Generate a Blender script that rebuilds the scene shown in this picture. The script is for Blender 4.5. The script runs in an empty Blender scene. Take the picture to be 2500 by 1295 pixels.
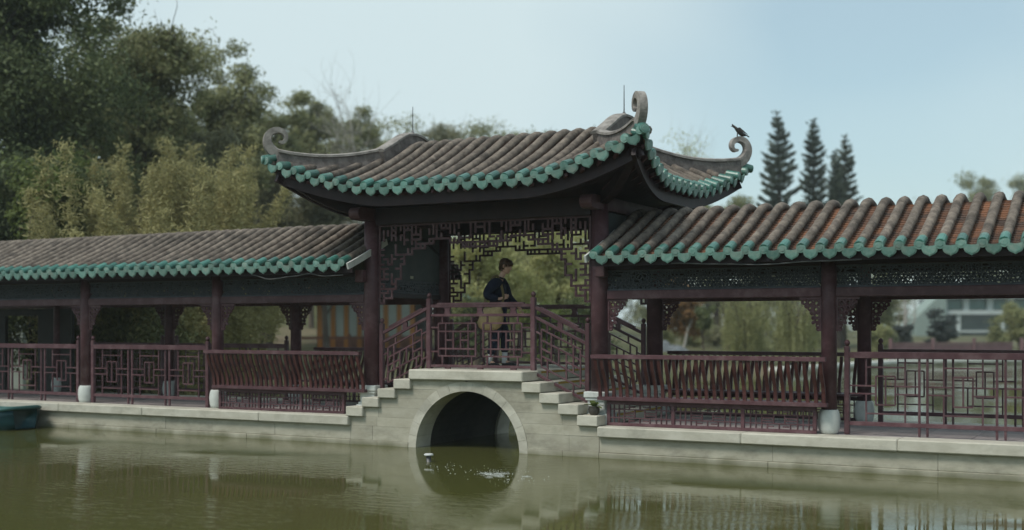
import bpy, math, random
import numpy as np
from mathutils import Vector, Matrix

# ------------------------------------------------------------------ camera, sky, sun, exposure
sc = bpy.context.scene
CAM_H = 1.88
CAM_D = 16.2
F_PX = 2939.0
YAW = math.atan(F_PX / 5460.0)
cd = bpy.data.cameras.new("camera")
cam = bpy.data.objects.new("camera", cd)
sc.collection.objects.link(cam)
sc.camera = cam
cd.sensor_width = 36.0
cd.lens = 36.0 * F_PX / 2500.0
cd.shift_y = 150.5 / 2500.0
cd.clip_end = 2000.0
cd.dof.use_dof = True
cd.dof.focus_distance = 17.5
cd.dof.aperture_fstop = 0.6
cam.location = (0, -CAM_D, CAM_H)
cam.rotation_euler = (math.pi / 2, 0, YAW)

SUN_AZ = math.radians(203)      # clockwise from +Y: behind the camera, to its left
SUN_EL = math.radians(56)
w = bpy.data.worlds.new("World")
sc.world = w
w.use_nodes = True
nt = w.node_tree
for n_ in list(nt.nodes):
    nt.nodes.remove(n_)
wo = nt.nodes.new("ShaderNodeOutputWorld")
bg = nt.nodes.new("ShaderNodeBackground")
sky = nt.nodes.new("ShaderNodeTexSky")
sky.sky_type = 'NISHITA'
sky.sun_disc = False
sky.sun_elevation = SUN_EL
sky.sun_rotation = SUN_AZ
sky.air_density = 1.0
sky.dust_density = 1.6
sky.ozone_density = 1.0
# a thin even cloud veil, broken here and there so that bluer sky shows through
tc = nt.nodes.new("ShaderNodeTexCoord")
mp = nt.nodes.new("ShaderNodeMapping")
mp.inputs["Scale"].default_value = (1.0, 1.0, 1.6)
mp.inputs["Location"].default_value = (0.0, 0.9, 0.0)
nz = nt.nodes.new("ShaderNodeTexNoise")
nz.inputs["Scale"].default_value = 1.5
nz.inputs["Detail"].default_value = 3.0
nz.inputs["Roughness"].default_value = 0.5
rp = nt.nodes.new("ShaderNodeValToRGB")
rp.color_ramp.elements[0].position = 0.36
rp.color_ramp.elements[0].color = (0.45, 0.45, 0.45, 1)
rp.color_ramp.elements[1].position = 0.62
rp.color_ramp.elements[1].color = (0.93, 0.93, 0.93, 1)
mx = nt.nodes.new("ShaderNodeMixRGB")
mx.inputs["Color2"].default_value = (5.3, 6.3, 6.5, 1)
nt.links.new(tc.outputs["Generated"], mp.inputs["Vector"])
nt.links.new(mp.outputs["Vector"], nz.inputs["Vector"])
nt.links.new(nz.outputs["Fac"], rp.inputs["Fac"])
nt.links.new(rp.outputs["Color"], mx.inputs["Fac"])
tn = nt.nodes.new("ShaderNodeMixRGB")
tn.blend_type = 'MULTIPLY'
tn.inputs["Fac"].default_value = 1.0
tn.inputs["Color2"].default_value = (0.84, 1.07, 1.0, 1)
nt.links.new(sky.outputs["Color"], tn.inputs["Color1"])
nt.links.new(tn.outputs["Color"], mx.inputs["Color1"])
nt.links.new(mx.outputs["Color"], bg.inputs["Color"])
bg.inputs["Strength"].default_value = 0.081
nt.links.new(bg.outputs["Background"], wo.inputs["Surface"])

sd = bpy.data.lights.new("sun", 'SUN')
sd.energy = 1.5
sd.angle = math.radians(16)
sd.color = (1.0, 0.95, 0.87)
sun = bpy.data.objects.new("sun", sd)
sc.collection.objects.link(sun)
sv = Vector((math.sin(SUN_AZ) * math.cos(SUN_EL), math.cos(SUN_AZ) * math.cos(SUN_EL), math.sin(SUN_EL)))
sun.rotation_euler = sv.to_track_quat('Z', 'Y').to_euler()
sun.location = (-20, -20, 30)

sc.view_settings.view_transform = 'Standard'
sc.view_settings.look = 'None'
sc.view_settings.exposure = 0.68
sc.view_settings.gamma = 1.0
sc.view_settings.use_curve_mapping = False
sc.render.engine = 'CYCLES'
sc.cycles.max_bounces = 6
sc.cycles.diffuse_bounces = 3
sc.cycles.glossy_bounces = 3
sc.cycles.transmission_bounces = 4
sc.cycles.transparent_max_bounces = 8
sc.cycles.caustics_reflective = False
sc.cycles.caustics_refractive = False

COL = sc.collection
rnd = random.Random(7)
WP = {}                                   # world position of every object, for parenting


def view_point(px, py, depth):
    """world point seen at a place of the picture, at a given distance along the view axis"""
    s, c = math.sin(YAW), math.cos(YAW)
    a = (px - 1250.0) / F_PX
    b = -(py - 798.0) / F_PX
    return Vector(((-s + a * c) * depth, (c + a * s) * depth - CAM_D, b * depth + CAM_H))


# ------------------------------------------------------------------ materials
def nodes_of(m):
    m.use_nodes = True
    t = m.node_tree
    return t, t.nodes["Principled BSDF"]


def material(name, c1, c2=None, scale=6.0, rough=0.7, bump=0.0, bump_scale=40.0, c3=None, s3=1.5, t3=(0.55, 0.7),
             spec=0.3, stretch=(1, 1, 1), detail=5.0, island=0.0, pos=(0.35, 0.65), metal=0.0):
    m = bpy.data.materials.new(name)
    t, b = nodes_of(m)
    b.inputs["Roughness"].default_value = rough
    b.inputs["Specular IOR Level"].default_value = spec
    b.inputs["Metallic"].default_value = metal
    N, L = t.nodes, t.links
    geo = N.new("ShaderNodeNewGeometry")
    mpn = N.new("ShaderNodeMapping")
    mpn.inputs["Scale"].default_value = stretch
    L.new(geo.outputs["Position"], mpn.inputs["Vector"])
    out = None
    if c2:
        nn = N.new("ShaderNodeTexNoise")
        nn.inputs["Scale"].default_value = scale
        nn.inputs["Detail"].default_value = detail
        nn.inputs["Roughness"].default_value = 0.62
        L.new(mpn.outputs["Vector"], nn.inputs["Vector"])
        r = N.new("ShaderNodeValToRGB")
        r.color_ramp.elements[0].position = pos[0]
        r.color_ramp.elements[1].position = pos[1]
        r.color_ramp.elements[0].color = (*c1, 1)
        r.color_ramp.elements[1].color = (*c2, 1)
        L.new(nn.outputs["Fac"], r.inputs["Fac"])
        out = r.outputs["Color"]
        if c3:
            n3 = N.new("ShaderNodeTexNoise")
            n3.inputs["Scale"].default_value = s3
            n3.inputs["Detail"].default_value = 6.0
            n3.inputs["Roughness"].default_value = 0.7
            L.new(mpn.outputs["Vector"], n3.inputs["Vector"])
            r3 = N.new("ShaderNodeValToRGB")
            r3.color_ramp.elements[0].position = t3[0]
            r3.color_ramp.elements[1].position = t3[1]
            L.new(n3.outputs["Fac"], r3.inputs["Fac"])
            mm = N.new("ShaderNodeMixRGB")
            L.new(r3.outputs["Color"], mm.inputs["Fac"])
            L.new(out, mm.inputs["Color1"])
            mm.inputs["Color2"].default_value = (*c3, 1)
            out = mm.outputs["Color"]
    if island > 0:
        oi = N.new("ShaderNodeObjectInfo")
        mr = N.new("ShaderNodeMapRange")
        mr.inputs["To Min"].default_value = 1 - island
        mr.inputs["To Max"].default_value = 1 + island
        L.new(oi.outputs["Random"], mr.inputs["Value"])
        hv = N.new("ShaderNodeHueSaturation")
        L.new(mr.outputs["Result"], hv.inputs["Value"])
        if out:
            L.new(out, hv.inputs["Color"])
        else:
            hv.inputs["Color"].default_value = (*c1, 1)
        out = hv.outputs["Color"]
    if out:
        L.new(out, b.inputs["Base Color"])
    else:
        b.inputs["Base Color"].default_value = (*c1, 1)
    if bump > 0:
        bn = N.new("ShaderNodeTexNoise")
        bn.inputs["Scale"].default_value = bump_scale
        bn.inputs["Detail"].default_value = 6.0
        L.new(mpn.outputs["Vector"], bn.inputs["Vector"])
        bp = N.new("ShaderNodeBump")
        bp.inputs["Strength"].default_value = bump
        bp.inputs["Distance"].default_value = 0.02
        L.new(bn.outputs["Fac"], bp.inputs["Height"])
        L.new(bp.outputs["Normal"], b.inputs["Normal"])
    return m


def leaf_material(name, c1, c2, c3=None, scale=0.6, trans=0.35):
    m = bpy.data.materials.new(name)
    t, b = nodes_of(m)
    N, L = t.nodes, t.links
    geo = N.new("ShaderNodeNewGeometry")
    nn = N.new("ShaderNodeTexNoise")
    nn.inputs["Scale"].default_value = scale
    nn.inputs["Detail"].default_value = 3.0
    L.new(geo.outputs["Position"], nn.inputs["Vector"])
    ad = N.new("ShaderNodeMath")
    ad.operation = 'MULTIPLY_ADD'
    ad.inputs[1].default_value = 0.55
    L.new(geo.outputs["Random Per Island"], ad.inputs[0])
    sb = N.new("ShaderNodeMath")
    sb.operation = 'MULTIPLY_ADD'
    sb.inputs[1].default_value = 1.3
    sb.inputs[2].default_value = -0.42
    L.new(nn.outputs["Fac"], sb.inputs[0])
    L.new(sb.outputs[0], ad.inputs[2])
    r = N.new("ShaderNodeValToRGB")
    r.color_ramp.elements[0].position = 0.1
    r.color_ramp.elements[1].position = 0.75
    r.color_ramp.elements[0].color = (*c1, 1)
    r.color_ramp.elements[1].color = (*c2, 1)
    if c3:
        e = r.color_ramp.elements.new(0.95)
        e.color = (*c3, 1)
    L.new(ad.outputs[0], r.inputs["Fac"])
    L.new(r.outputs["Color"], b.inputs["Base Color"])
    b.inputs["Roughness"].default_value = 0.6
    b.inputs["Specular IOR Level"].default_value = 0.2
    tr = N.new("ShaderNodeBsdfTranslucent")
    L.new(r.outputs["Color"], tr.inputs["Color"])
    ms = N.new("ShaderNodeMixShader")
    ms.inputs["Fac"].default_value = trans
    L.new(b.outputs["BSDF"], ms.inputs[1])
    L.new(tr.outputs["BSDF"], ms.inputs[2])
    L.new(ms.outputs["Shader"], t.nodes["Material Output"].inputs["Surface"])
    return m


M = {}
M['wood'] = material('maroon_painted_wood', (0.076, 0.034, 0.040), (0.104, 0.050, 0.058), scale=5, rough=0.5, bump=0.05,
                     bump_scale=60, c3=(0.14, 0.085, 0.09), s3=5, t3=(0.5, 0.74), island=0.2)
M['wood_dark_shade'] = material('dark_maroon_wood_with_shade', (0.016, 0.008, 0.010), (0.028, 0.013, 0.015), scale=5, rough=0.55, bump=0.05, bump_scale=60)  # dark maroon, pushed nearer black so the colour carries the shade under the roofs
M['wood_seat'] = material('red_brown_slat_wood', (0.07, 0.024, 0.024), (0.10, 0.038, 0.036), scale=6, rough=0.45, bump=0.04, island=0.15)
M['tile'] = material('weathered_grey_roof_tile', (0.11, 0.088, 0.074), (0.235, 0.195, 0.16), scale=9, rough=0.9, bump=0.5, bump_scale=70,
                     c3=(0.05, 0.043, 0.038), s3=3.0, t3=(0.5, 0.72), island=0.14)
M['pan'] = material('terracotta_pan_tile', (0.26, 0.12, 0.065), (0.16, 0.085, 0.058), scale=5, rough=0.9, bump=0.4, bump_scale=60,
                    c3=(0.085, 0.06, 0.05), s3=2.2, t3=(0.42, 0.6), island=0.12)
M['glaze'] = material('green_glazed_tile', (0.032, 0.125, 0.10), (0.055, 0.18, 0.145), scale=8, rough=0.35, bump=0.15, bump_scale=50,
                      c3=(0.15, 0.20, 0.17), s3=5.0, t3=(0.5, 0.72), spec=0.5, island=0.28)
M['glaze_pale'] = material('pale_green_glazed_face', (0.10, 0.215, 0.185), (0.175, 0.29, 0.255), scale=14, rough=0.45, bump=0.25, bump_scale=60,
                           c3=(0.22, 0.27, 0.235), s3=6.0, t3=(0.48, 0.70), spec=0.4, island=0.26)
M['ridge'] = material('weathered_ridge_plaster', (0.10, 0.085, 0.08), (0.225, 0.195, 0.18), scale=6, rough=0.9, bump=0.5, bump_scale=30,
                      c3=(0.07, 0.062, 0.06), s3=2.6, t3=(0.5, 0.72))
M['ridge_cap'] = material('pale_ridge_coping', (0.20, 0.18, 0.165), (0.34, 0.31, 0.285), scale=7, rough=0.9, bump=0.5, bump_scale=30,
                          c3=(0.11, 0.098, 0.092), s3=4.0, t3=(0.52, 0.75))
M['stone'] = material('pale_granite', (0.44, 0.415, 0.345), (0.55, 0.525, 0.45), scale=3.5, rough=0.85, bump=0.25, bump_scale=90,
                      c3=(0.27, 0.26, 0.215), s3=1.6, t3=(0.52, 0.78), island=0.07, stretch=(1, 1, 1.6))
M['stone_wall'] = material('stained_granite_wall', (0.36, 0.335, 0.265), (0.46, 0.435, 0.355), scale=2.2, rough=0.88, bump=0.3, bump_scale=80,
                           c3=(0.20, 0.19, 0.15), s3=1.2, t3=(0.5, 0.75), island=0.08, stretch=(1, 1, 2.2))
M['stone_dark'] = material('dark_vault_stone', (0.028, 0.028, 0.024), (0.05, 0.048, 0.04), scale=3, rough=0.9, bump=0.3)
M['drum'] = material('white_stone_drum', (0.50, 0.52, 0.50), (0.58, 0.60, 0.57), scale=9, rough=0.55, bump=0.08, c3=(0.40, 0.41, 0.38), s3=5, t3=(0.6, 0.8))
M['floor'] = material('pinkish_floor_slab', (0.30, 0.25, 0.25), (0.38, 0.33, 0.32), scale=4, rough=0.8, bump=0.1, island=0.1)
M['yellow'] = material('yellow_nosing_paint', (0.42, 0.27, 0.03), (0.33, 0.2, 0.03), scale=12, rough=0.7)
M['white_board'] = material('white_barge_board', (0.62, 0.62, 0.60), (0.5, 0.5, 0.48), scale=8, rough=0.7)
M['panel'] = material('dark_teal_board', (0.055, 0.066, 0.066), (0.075, 0.086, 0.085), scale=3, rough=0.65)
M['plate'] = material('pale_plate', (0.45, 0.44, 0.33))
M['frieze'] = material('slate_blue_lattice', (0.05, 0.056, 0.068), (0.075, 0.082, 0.094), scale=9, rough=0.6)
M['metal'] = material('dull_metal', (0.12, 0.12, 0.12), rough=0.5, metal=0.6)
M['cable'] = material('grey_cable', (0.10, 0.10, 0.10), rough=0.6)
M['bark'] = material('grey_brown_bark', (0.075, 0.06, 0.048), (0.14, 0.115, 0.09), scale=5, rough=0.95, bump=0.6, bump_scale=20, stretch=(1, 1, 0.3))
M['bark_pale'] = material('pale_bark', (0.30, 0.28, 0.25), (0.42, 0.40, 0.36), scale=5, rough=0.9, bump=0.4, bump_scale=20, stretch=(1, 1, 0.3))
M['bark_dark'] = material('dark_bark', (0.035, 0.028, 0.024), (0.06, 0.05, 0.04), scale=5, rough=0.95, bump=0.5, bump_scale=20)


def waterline(mat, top=0.10, col=(0.17, 0.165, 0.105)):
    """green-brown growth on stone that stands in the pond, ragged upper edge"""
    t_ = mat.node_tree
    N_, L_ = t_.nodes, t_.links
    b_ = N_["Principled BSDF"]
    src = b_.inputs["Base Color"].links[0].from_socket
    g_ = N_.new("ShaderNodeNewGeometry")
    sx = N_.new("ShaderNodeSeparateXYZ")
    L_.new(g_.outputs["Position"], sx.inputs[0])
    nn = N_.new("ShaderNodeTexNoise")
    nn.inputs["Scale"].default_value = 1.3
    nn.inputs["Detail"].default_value = 7
    mpn = N_.new("ShaderNodeMapping")
    mpn.inputs["Scale"].default_value = (1.6, 1.6, .5)
    L_.new(g_.outputs["Position"], mpn.inputs["Vector"])
    L_.new(mpn.outputs["Vector"], nn.inputs["Vector"])
    ma = N_.new("ShaderNodeMath")
    ma.operation = 'MULTIPLY_ADD'
    ma.inputs[1].default_value = -.30
    L_.new(nn.outputs["Fac"], ma.inputs[0])
    L_.new(sx.outputs["Z"], ma.inputs[2])
    mr = N_.new("ShaderNodeMapRange")
    mr.inputs["From Min"].default_value = top - .15
    mr.inputs["From Max"].default_value = top - .15 - .12
    L_.new(ma.outputs[0], mr.inputs["Value"])
    mm = N_.new("ShaderNodeMixRGB")
    L_.new(mr.outputs["Result"], mm.inputs["Fac"])
    L_.new(src, mm.inputs["Color1"])
    mm.inputs["Color2"].default_value = (*col, 1)
    L_.new(mm.outputs["Color"], b_.inputs["Base Color"])


waterline(M['stone_wall'])
waterline(M['stone'], 0.03)


# ------------------------------------------------------------------ mesh helpers
class MB:
    def __init__(s):
        s.v, s.f = [], []

    def add(s, vs, fs):
        o = len(s.v)
        s.v.extend(tuple(p) for p in vs)
        s.f.extend(tuple(i + o for i in q) for q in fs)
        return s

    def box(s, x0, x1, y0, y1, z0, z1):
        return s.add([(x0, y0, z0), (x1, y0, z0), (x1, y1, z0), (x0, y1, z0), (x0, y0, z1), (x1, y0, z1), (x1, y1, z1), (x0, y1, z1)],
                     [(0, 3, 2, 1), (4, 5, 6, 7), (0, 1, 5, 4), (1, 2, 6, 5), (2, 3, 7, 6), (3, 0, 4, 7)])

    def cbox(s, x0, x1, y0, y1, z0, z1, c=0.012, jit=0.0):
        """box with chamfered edges"""
        P = []
        for X, sx in ((x0, 1), (x1, -1)):
            for Y, sy in ((y0, 1), (y1, -1)):
                for Z, sz in ((z0, 1), (z1, -1)):
                    j = lambda: (rnd.random() - .5) * jit
                    P += [(X + j(), Y + c * sy, Z + c * sz), (X + c * sx, Y + j(), Z + c * sz), (X + c * sx, Y + c * sy, Z + j())]
        k = lambda ix, iy, iz, a: (ix * 4 + iy * 2 + iz) * 3 + a
        Fc = []
        for i in (0, 1):
            q = [k(i, 0, 0, 0), k(i, 1, 0, 0), k(i, 1, 1, 0), k(i, 0, 1, 0)]
            Fc.append(q if i else q[::-1])
            q = [k(0, i, 0, 1), k(1, i, 0, 1), k(1, i, 1, 1), k(0, i, 1, 1)]
            Fc.append(q[::-1] if i else q)
            q = [k(0, 0, i, 2), k(1, 0, i, 2), k(1, 1, i, 2), k(0, 1, i, 2)]
            Fc.append(q if i else q[::-1])
        for i in (0, 1):
            for j_ in (0, 1):
                Fc.append([k(i, j_, 0, 0), k(i, j_, 1, 0), k(i, j_, 1, 1), k(i, j_, 0, 1)])
                Fc.append([k(i, 0, j_, 0), k(i, 1, j_, 0), k(i, 1, j_, 2), k(i, 0, j_, 2)])
                Fc.append([k(0, i, j_, 1), k(1, i, j_, 1), k(1, i, j_, 2), k(0, i, j_, 2)])
        for a in (0, 1):
            for b in (0, 1):
                for c_ in (0, 1):
                    Fc.append([k(a, b, c_, 0), k(a, b, c_, 1), k(a, b, c_, 2)])
        return s.add(P, Fc)

    def bar(s, p0, p1, w_, h, up=(0, 0, 1)):
        p0, p1 = Vector(p0), Vector(p1)
        d = (p1 - p0).normalized()
        u = Vector(up)
        if abs(d.dot(u)) > 0.98:
            u = Vector((0, 1, 0))
        a = d.cross(u).normalized()
        b = a.cross(d).normalized()
        a, b = a * w_ / 2, b * h / 2
        return s.add([p0 - a - b, p0 + a - b, p0 + a + b, p0 - a + b, p1 - a - b, p1 + a - b, p1 + a + b, p1 - a + b],
                     [(0, 1, 2, 3), (7, 6, 5, 4), (0, 4, 5, 1), (1, 5, 6, 2), (2, 6, 7, 3), (3, 7, 4, 0)])

    def tube(s, path, rad, n=8, cap=True, jit=0.0):
        path = [Vector(p) for p in path]
        if not hasattr(rad, '__len__'):
            rad = [rad] * len(path)
        rings = []
        ref = None
        for i, p in enumerate(path):
            d = (path[min(i + 1, len(path) - 1)] - path[max(i - 1, 0)])
            if d.length < 1e-9:
                d = Vector((0, 0, 1))
            d.normalize()
            if ref is None:
                ref = Vector((0, 0, 1)) if abs(d.z) < 0.9 else Vector((1, 0, 0))
            a = (ref - d * ref.dot(d)).normalized()
            ref = a
            b = d.cross(a)
            rings.append([p + (a * math.cos(t) + b * math.sin(t)) * rad[i] + Vector([(rnd.random() - .5) * jit] * 3)
                          for t in [2 * math.pi * k / n for k in range(n)]])
        vs = [q for r in rings for q in r]
        fs = []
        for i in range(len(path) - 1):
            for k in range(n):
                fs.append((i * n + k, i * n + (k + 1) % n, (i + 1) * n + (k + 1) % n, (i + 1) * n + k))
        if cap:
            fs.append(tuple(range(n))[::-1])
            fs.append(tuple((len(path) - 1) * n + k for k in range(n)))
        return s.add(vs, fs)

    def lathe(s, prof, n=16, c=(0, 0, 0)):
        vs, fs = [], []
        for r, z in prof:
            for k in range(n):
                t = 2 * math.pi * k / n
                vs.append((c[0] + r * math.cos(t), c[1] + r * math.sin(t), c[2] + z))
        for i in range(len(prof) - 1):
            for k in range(n):
                fs.append((i * n + k, i * n + (k + 1) % n, (i + 1) * n + (k + 1) % n, (i + 1) * n + k))
        fs.append(tuple(range(n))[::-1])
        fs.append(tuple((len(prof) - 1) * n + k for k in range(n)))
        return s.add(vs, fs)

    def prism(s, poly, fn0, fn1):
        """poly: 2-D outline; fn0/fn1 map (u, v) to the two faces in space"""
        n = len(poly)
        vs = [fn0(*p) for p in poly] + [fn1(*p) for p in poly]
        fs = [tuple(range(n))[::-1], tuple(range(n, 2 * n))]
        fs += [(i, (i + 1) % n, n + (i + 1) % n, n + i) for i in range(n)]
        return s.add(vs, fs)

    def sweep(s, path, sec, side=None, cap=True):
        """sweep a 2-D section (a across, b up) along a path; side(i, tangent) -> across vector; sec(i) -> list of (a, b)"""
        path = [Vector(p) for p in path]
        rings = []
        for i, p in enumerate(path):
            d = (path[min(i + 1, len(path) - 1)] - path[max(i - 1, 0)]).normalized()
            a = side(i, d) if side else d.cross(Vector((0, 0, 1))).normalized()
            b = a.cross(d).normalized()
            rings.append([p + a * u + b * v_ for u, v_ in sec(i)])
        n = len(rings[0])
        vs = [q for r in rings for q in r]
        fs = []
        for i in range(len(path) - 1):
            for k in range(n):
                fs.append((i * n + k, i * n + (k + 1) % n, (i + 1) * n + (k + 1) % n, (i + 1) * n + k))
        if cap:
            fs.append(tuple(range(n))[::-1])
            fs.append(tuple((len(path) - 1) * n + k for k in range(n)))
        return s.add(vs, fs)

    def mesh(s, name, mat, origin, smooth=False):
        me = bpy.data.meshes.new(name)
        o = Vector(origin)
        me.from_pydata([(p[0] - o.x, p[1] - o.y, p[2] - o.z) for p in s.v], [], s.f)
        if mat:
            me.materials.append(mat)
        if smooth:
            me.polygons.foreach_set("use_smooth", [True] * len(me.polygons))
        me.update()
        return me


def center_of(mb):
    a = np.array(mb.v)
    return Vector(((a[:, 0].min() + a[:, 0].max()) / 2, (a[:, 1].min() + a[:, 1].max()) / 2, a[:, 2].min()))


def link(o, wp, parent=None):
    COL.objects.link(o)
    wp = Vector(wp)
    if parent is not None:
        o.parent = parent
        o.location = wp - WP[parent.name]
    else:
        o.location = wp
    WP[o.name] = wp
    return o


def mk(name, mb, mat, parent=None, smooth=False, label=None):
    if not mb.v:
        return None
    c = center_of(mb)
    o = bpy.data.objects.new(name, mb.mesh(name, mat, c, smooth))
    link(o, c, parent)
    if label:
        o["label"] = label
    return o


def inst(name, me, wp, parent=None, rot=None, scale=None):
    o = bpy.data.objects.new(name, me)
    link(o, wp, parent)
    if rot is not None:
        o.rotation_euler = rot
    if scale is not None:
        o.scale = scale
    return o


def thing(name, loc, label, cat, group=None):
    o = bpy.data.objects.new(name, None)
    o.empty_display_size = 0.2
    link(o, loc)
    return tag(o, label, cat, group)


def tag(o, label, cat, group=None):
    o["label"] = label
    o["category"] = cat
    if group:
        o["group"] = group
    return o


def structure(name, mb, mat, smooth=False):
    o = mk(name, mb, mat, None, smooth)
    o["kind"] = "structure"
    return o


_unit = {}


def unit_bar(mat):
    if mat.name not in _unit:
        _unit[mat.name] = MB().cbox(-.5, .5, -.5, .5, -.5, .5, 0.06).mesh('bar', mat, (0, 0, 0))
    return _unit[mat.name]


def barobj(name, p0, p1, w_, h, mat, parent):
    """one straight bar as an object of its own that shares a chamfered unit mesh (local X along the bar)"""
    p0, p1 = Vector(p0), Vector(p1)
    d = p1 - p0
    o = bpy.data.objects.new(name, unit_bar(mat))
    link(o, (p0 + p1) / 2, parent)
    dn = d.normalized()
    u = Vector((0, 1, 0)) if abs(dn.y) < 0.9 else Vector((0, 0, 1))
    y = (u - dn * u.dot(dn)).normalized()
    z = dn.cross(y)
    o.rotation_euler = Matrix((dn, y, z)).transposed().to_euler()
    o.scale = (d.length, w_, h)
    return o


def copy_tree(o, offset, parent=None, mirror_y=None):
    c = o.copy()
    COL.objects.link(c)
    c.parent = parent
    if parent is None:
        c.location = o.location + Vector(offset)
    WP[c.name] = WP[o.name] + Vector(offset)
    for ch in o.children:
        copy_tree(ch, offset, c)
    return c
# ------------------------------------------------------------------ the setting: water, lake bed and banks
XC, YC = -9.28, 1.09                       # middle of the pavilion
COLS_L = [-11.31, -14.6, -17.85, -21.1, -24.35]
COLS_R = [-7.25, -3.9, -0.55, 2.8]
PITCH = 0.245                              # tile rows

wm = bpy.data.materials.new('murky_green_water')
t, b = nodes_of(wm)
b.inputs["Base Color"].default_value = (0.078, 0.080, 0.025, 1)
b.inputs["Roughness"].default_value = 0.035
b.inputs["IOR"].default_value = 1.33
N, L = t.nodes, t.links
geo = N.new("ShaderNodeNewGeometry")
m1 = N.new("ShaderNodeMapping")
m1.inputs["Rotation"].default_value = (0, 0, -YAW)
m1.inputs["Scale"].default_value = (1.3, 5.0, 1)
n1 = N.new("ShaderNodeTexNoise")
n1.inputs["Scale"].default_value = 2.6
n1.inputs["Detail"].default_value = 3.0
n2 = N.new("ShaderNodeTexNoise")           # calm and ruffled patches
n2.inputs["Scale"].default_value = 0.33
n2.inputs["Detail"].default_value = 2.0
r2 = N.new("ShaderNodeValToRGB")
r2.color_ramp.elements[0].position = 0.44
r2.color_ramp.elements[0].color = (0.08, 0.08, 0.08, 1)
r2.color_ramp.elements[1].position = 0.62
mu = N.new("ShaderNodeMath")
mu.operation = 'MULTIPLY'
mu.inputs[1].default_value = 0.17
bp = N.new("ShaderNodeBump")
bp.inputs["Distance"].default_value = 0.05
L.new(geo.outputs["Position"], m1.inputs["Vector"])
L.new(m1.outputs["Vector"], n1.inputs["Vector"])
L.new(geo.outputs["Position"], n2.inputs["Vector"])
L.new(n2.outputs["Fac"], r2.inputs["Fac"])
L.new(r2.outputs["Color"], mu.inputs[0])
L.new(mu.outputs[0], bp.inputs["Strength"])
L.new(n1.outputs["Fac"], bp.inputs["Height"])
L.new(bp.outputs["Normal"], b.inputs["Normal"])
M['water'] = wm
structure('water', MB().add([(-260, -80, 0), (200, -80, 0), (200, 230, 0), (-260, 230, 0)], [(0, 1, 2, 3)]), wm)

SHORE = [(-300, 6.5), (-24.5, 7.5), (-17.5, 13), (-15, 22), (-13.2, 30), (-11, 44), (-6, 50), (15, 57), (130, 68), (320, 78)]


def shore_dist(x, y):
    """signed distance to the shoreline, positive on land; x, y numpy arrays"""
    best = np.full(x.shape, 1e9)
    for (ax, ay), (bx, by) in zip(SHORE[:-1], SHORE[1:]):
        dx, dy = bx - ax, by - ay
        tt = np.clip(((x - ax) * dx + (y - ay) * dy) / (dx * dx + dy * dy), 0, 1)
        best = np.minimum(best, np.hypot(x - ax - tt * dx, y - ay - tt * dy))
    poly = SHORE + [(320, 400), (-300, 400)]
    inside = np.zeros(x.shape, bool)
    for (ax, ay), (bx, by) in zip(poly, poly[1:] + poly[:1]):
        cond = (ay > y) != (by > y)
        with np.errstate(divide='ignore', invalid='ignore'):
            xi = (bx - ax) * (y - ay) / (by - ay) + ax
        inside ^= cond & (x < xi)
    return np.where(inside, best, -best)


def ground_z(x, y):
    x, y = np.asarray(x, float), np.asarray(y, float)
    d = shore_dist(x, y)
    z = np.clip(d * 0.9, -1.3, 0.22) + np.clip(d - 2, 0, 40) * 0.012
    hill = np.exp(-(((x + 78) / 34) ** 2 + ((y - 52) / 30) ** 2)) * 7.5 + np.exp(-(((x + 135) / 45) ** 2 + ((y - 150) / 45) ** 2)) * 8
    return z + np.where(d > 0, hill * np.clip(d / 12, 0, 1), 0) + np.where(d > 1, np.sin(x * 0.7) * np.cos(y * 0.6) * 0.05, 0)


gx = np.concatenate([np.arange(-300, -110, 8), np.arange(-110, 40, 1.6), np.arange(40, 321, 8)])
gy = np.concatenate([np.arange(-80, 0, 8), np.arange(0, 110, 1.6), np.arange(110, 401, 8)])
GX, GY = np.meshgrid(gx, gy)
GZ = ground_z(GX, GY)
nx_, ny_ = len(gx), len(gy)
g = MB()
g.v = [tuple(p) for p in np.stack([GX.ravel(), GY.ravel(), GZ.ravel()], 1).tolist()]
g.f = [(j * nx_ + i, j * nx_ + i + 1, (j + 1) * nx_ + i + 1, (j + 1) * nx_ + i) for j in range(ny_ - 1) for i in range(nx_ - 1)]
M['ground'] = material('park_ground', (0.055, 0.062, 0.022), (0.105, 0.10, 0.045), scale=0.5, rough=0.95, bump=0.4, bump_scale=8,
                       c3=(0.15, 0.12, 0.075), s3=0.12, t3=(0.5, 0.65))
structure('ground', g, M['ground'], True)

# ------------------------------------------------------------------ stone platforms under the corridors
Y0, Y1 = -0.42, 2.60                       # front and back wall faces
COP_Y = -0.50


def stone(parent, x0, x1, y0, y1, z0, z1, mat='stone', name='stone_block', c=0.010, jit=0.004):
    return mk(name, MB().cbox(x0, x1, y0, y1, z0, z1, c, jit), M[mat], parent)


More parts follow.
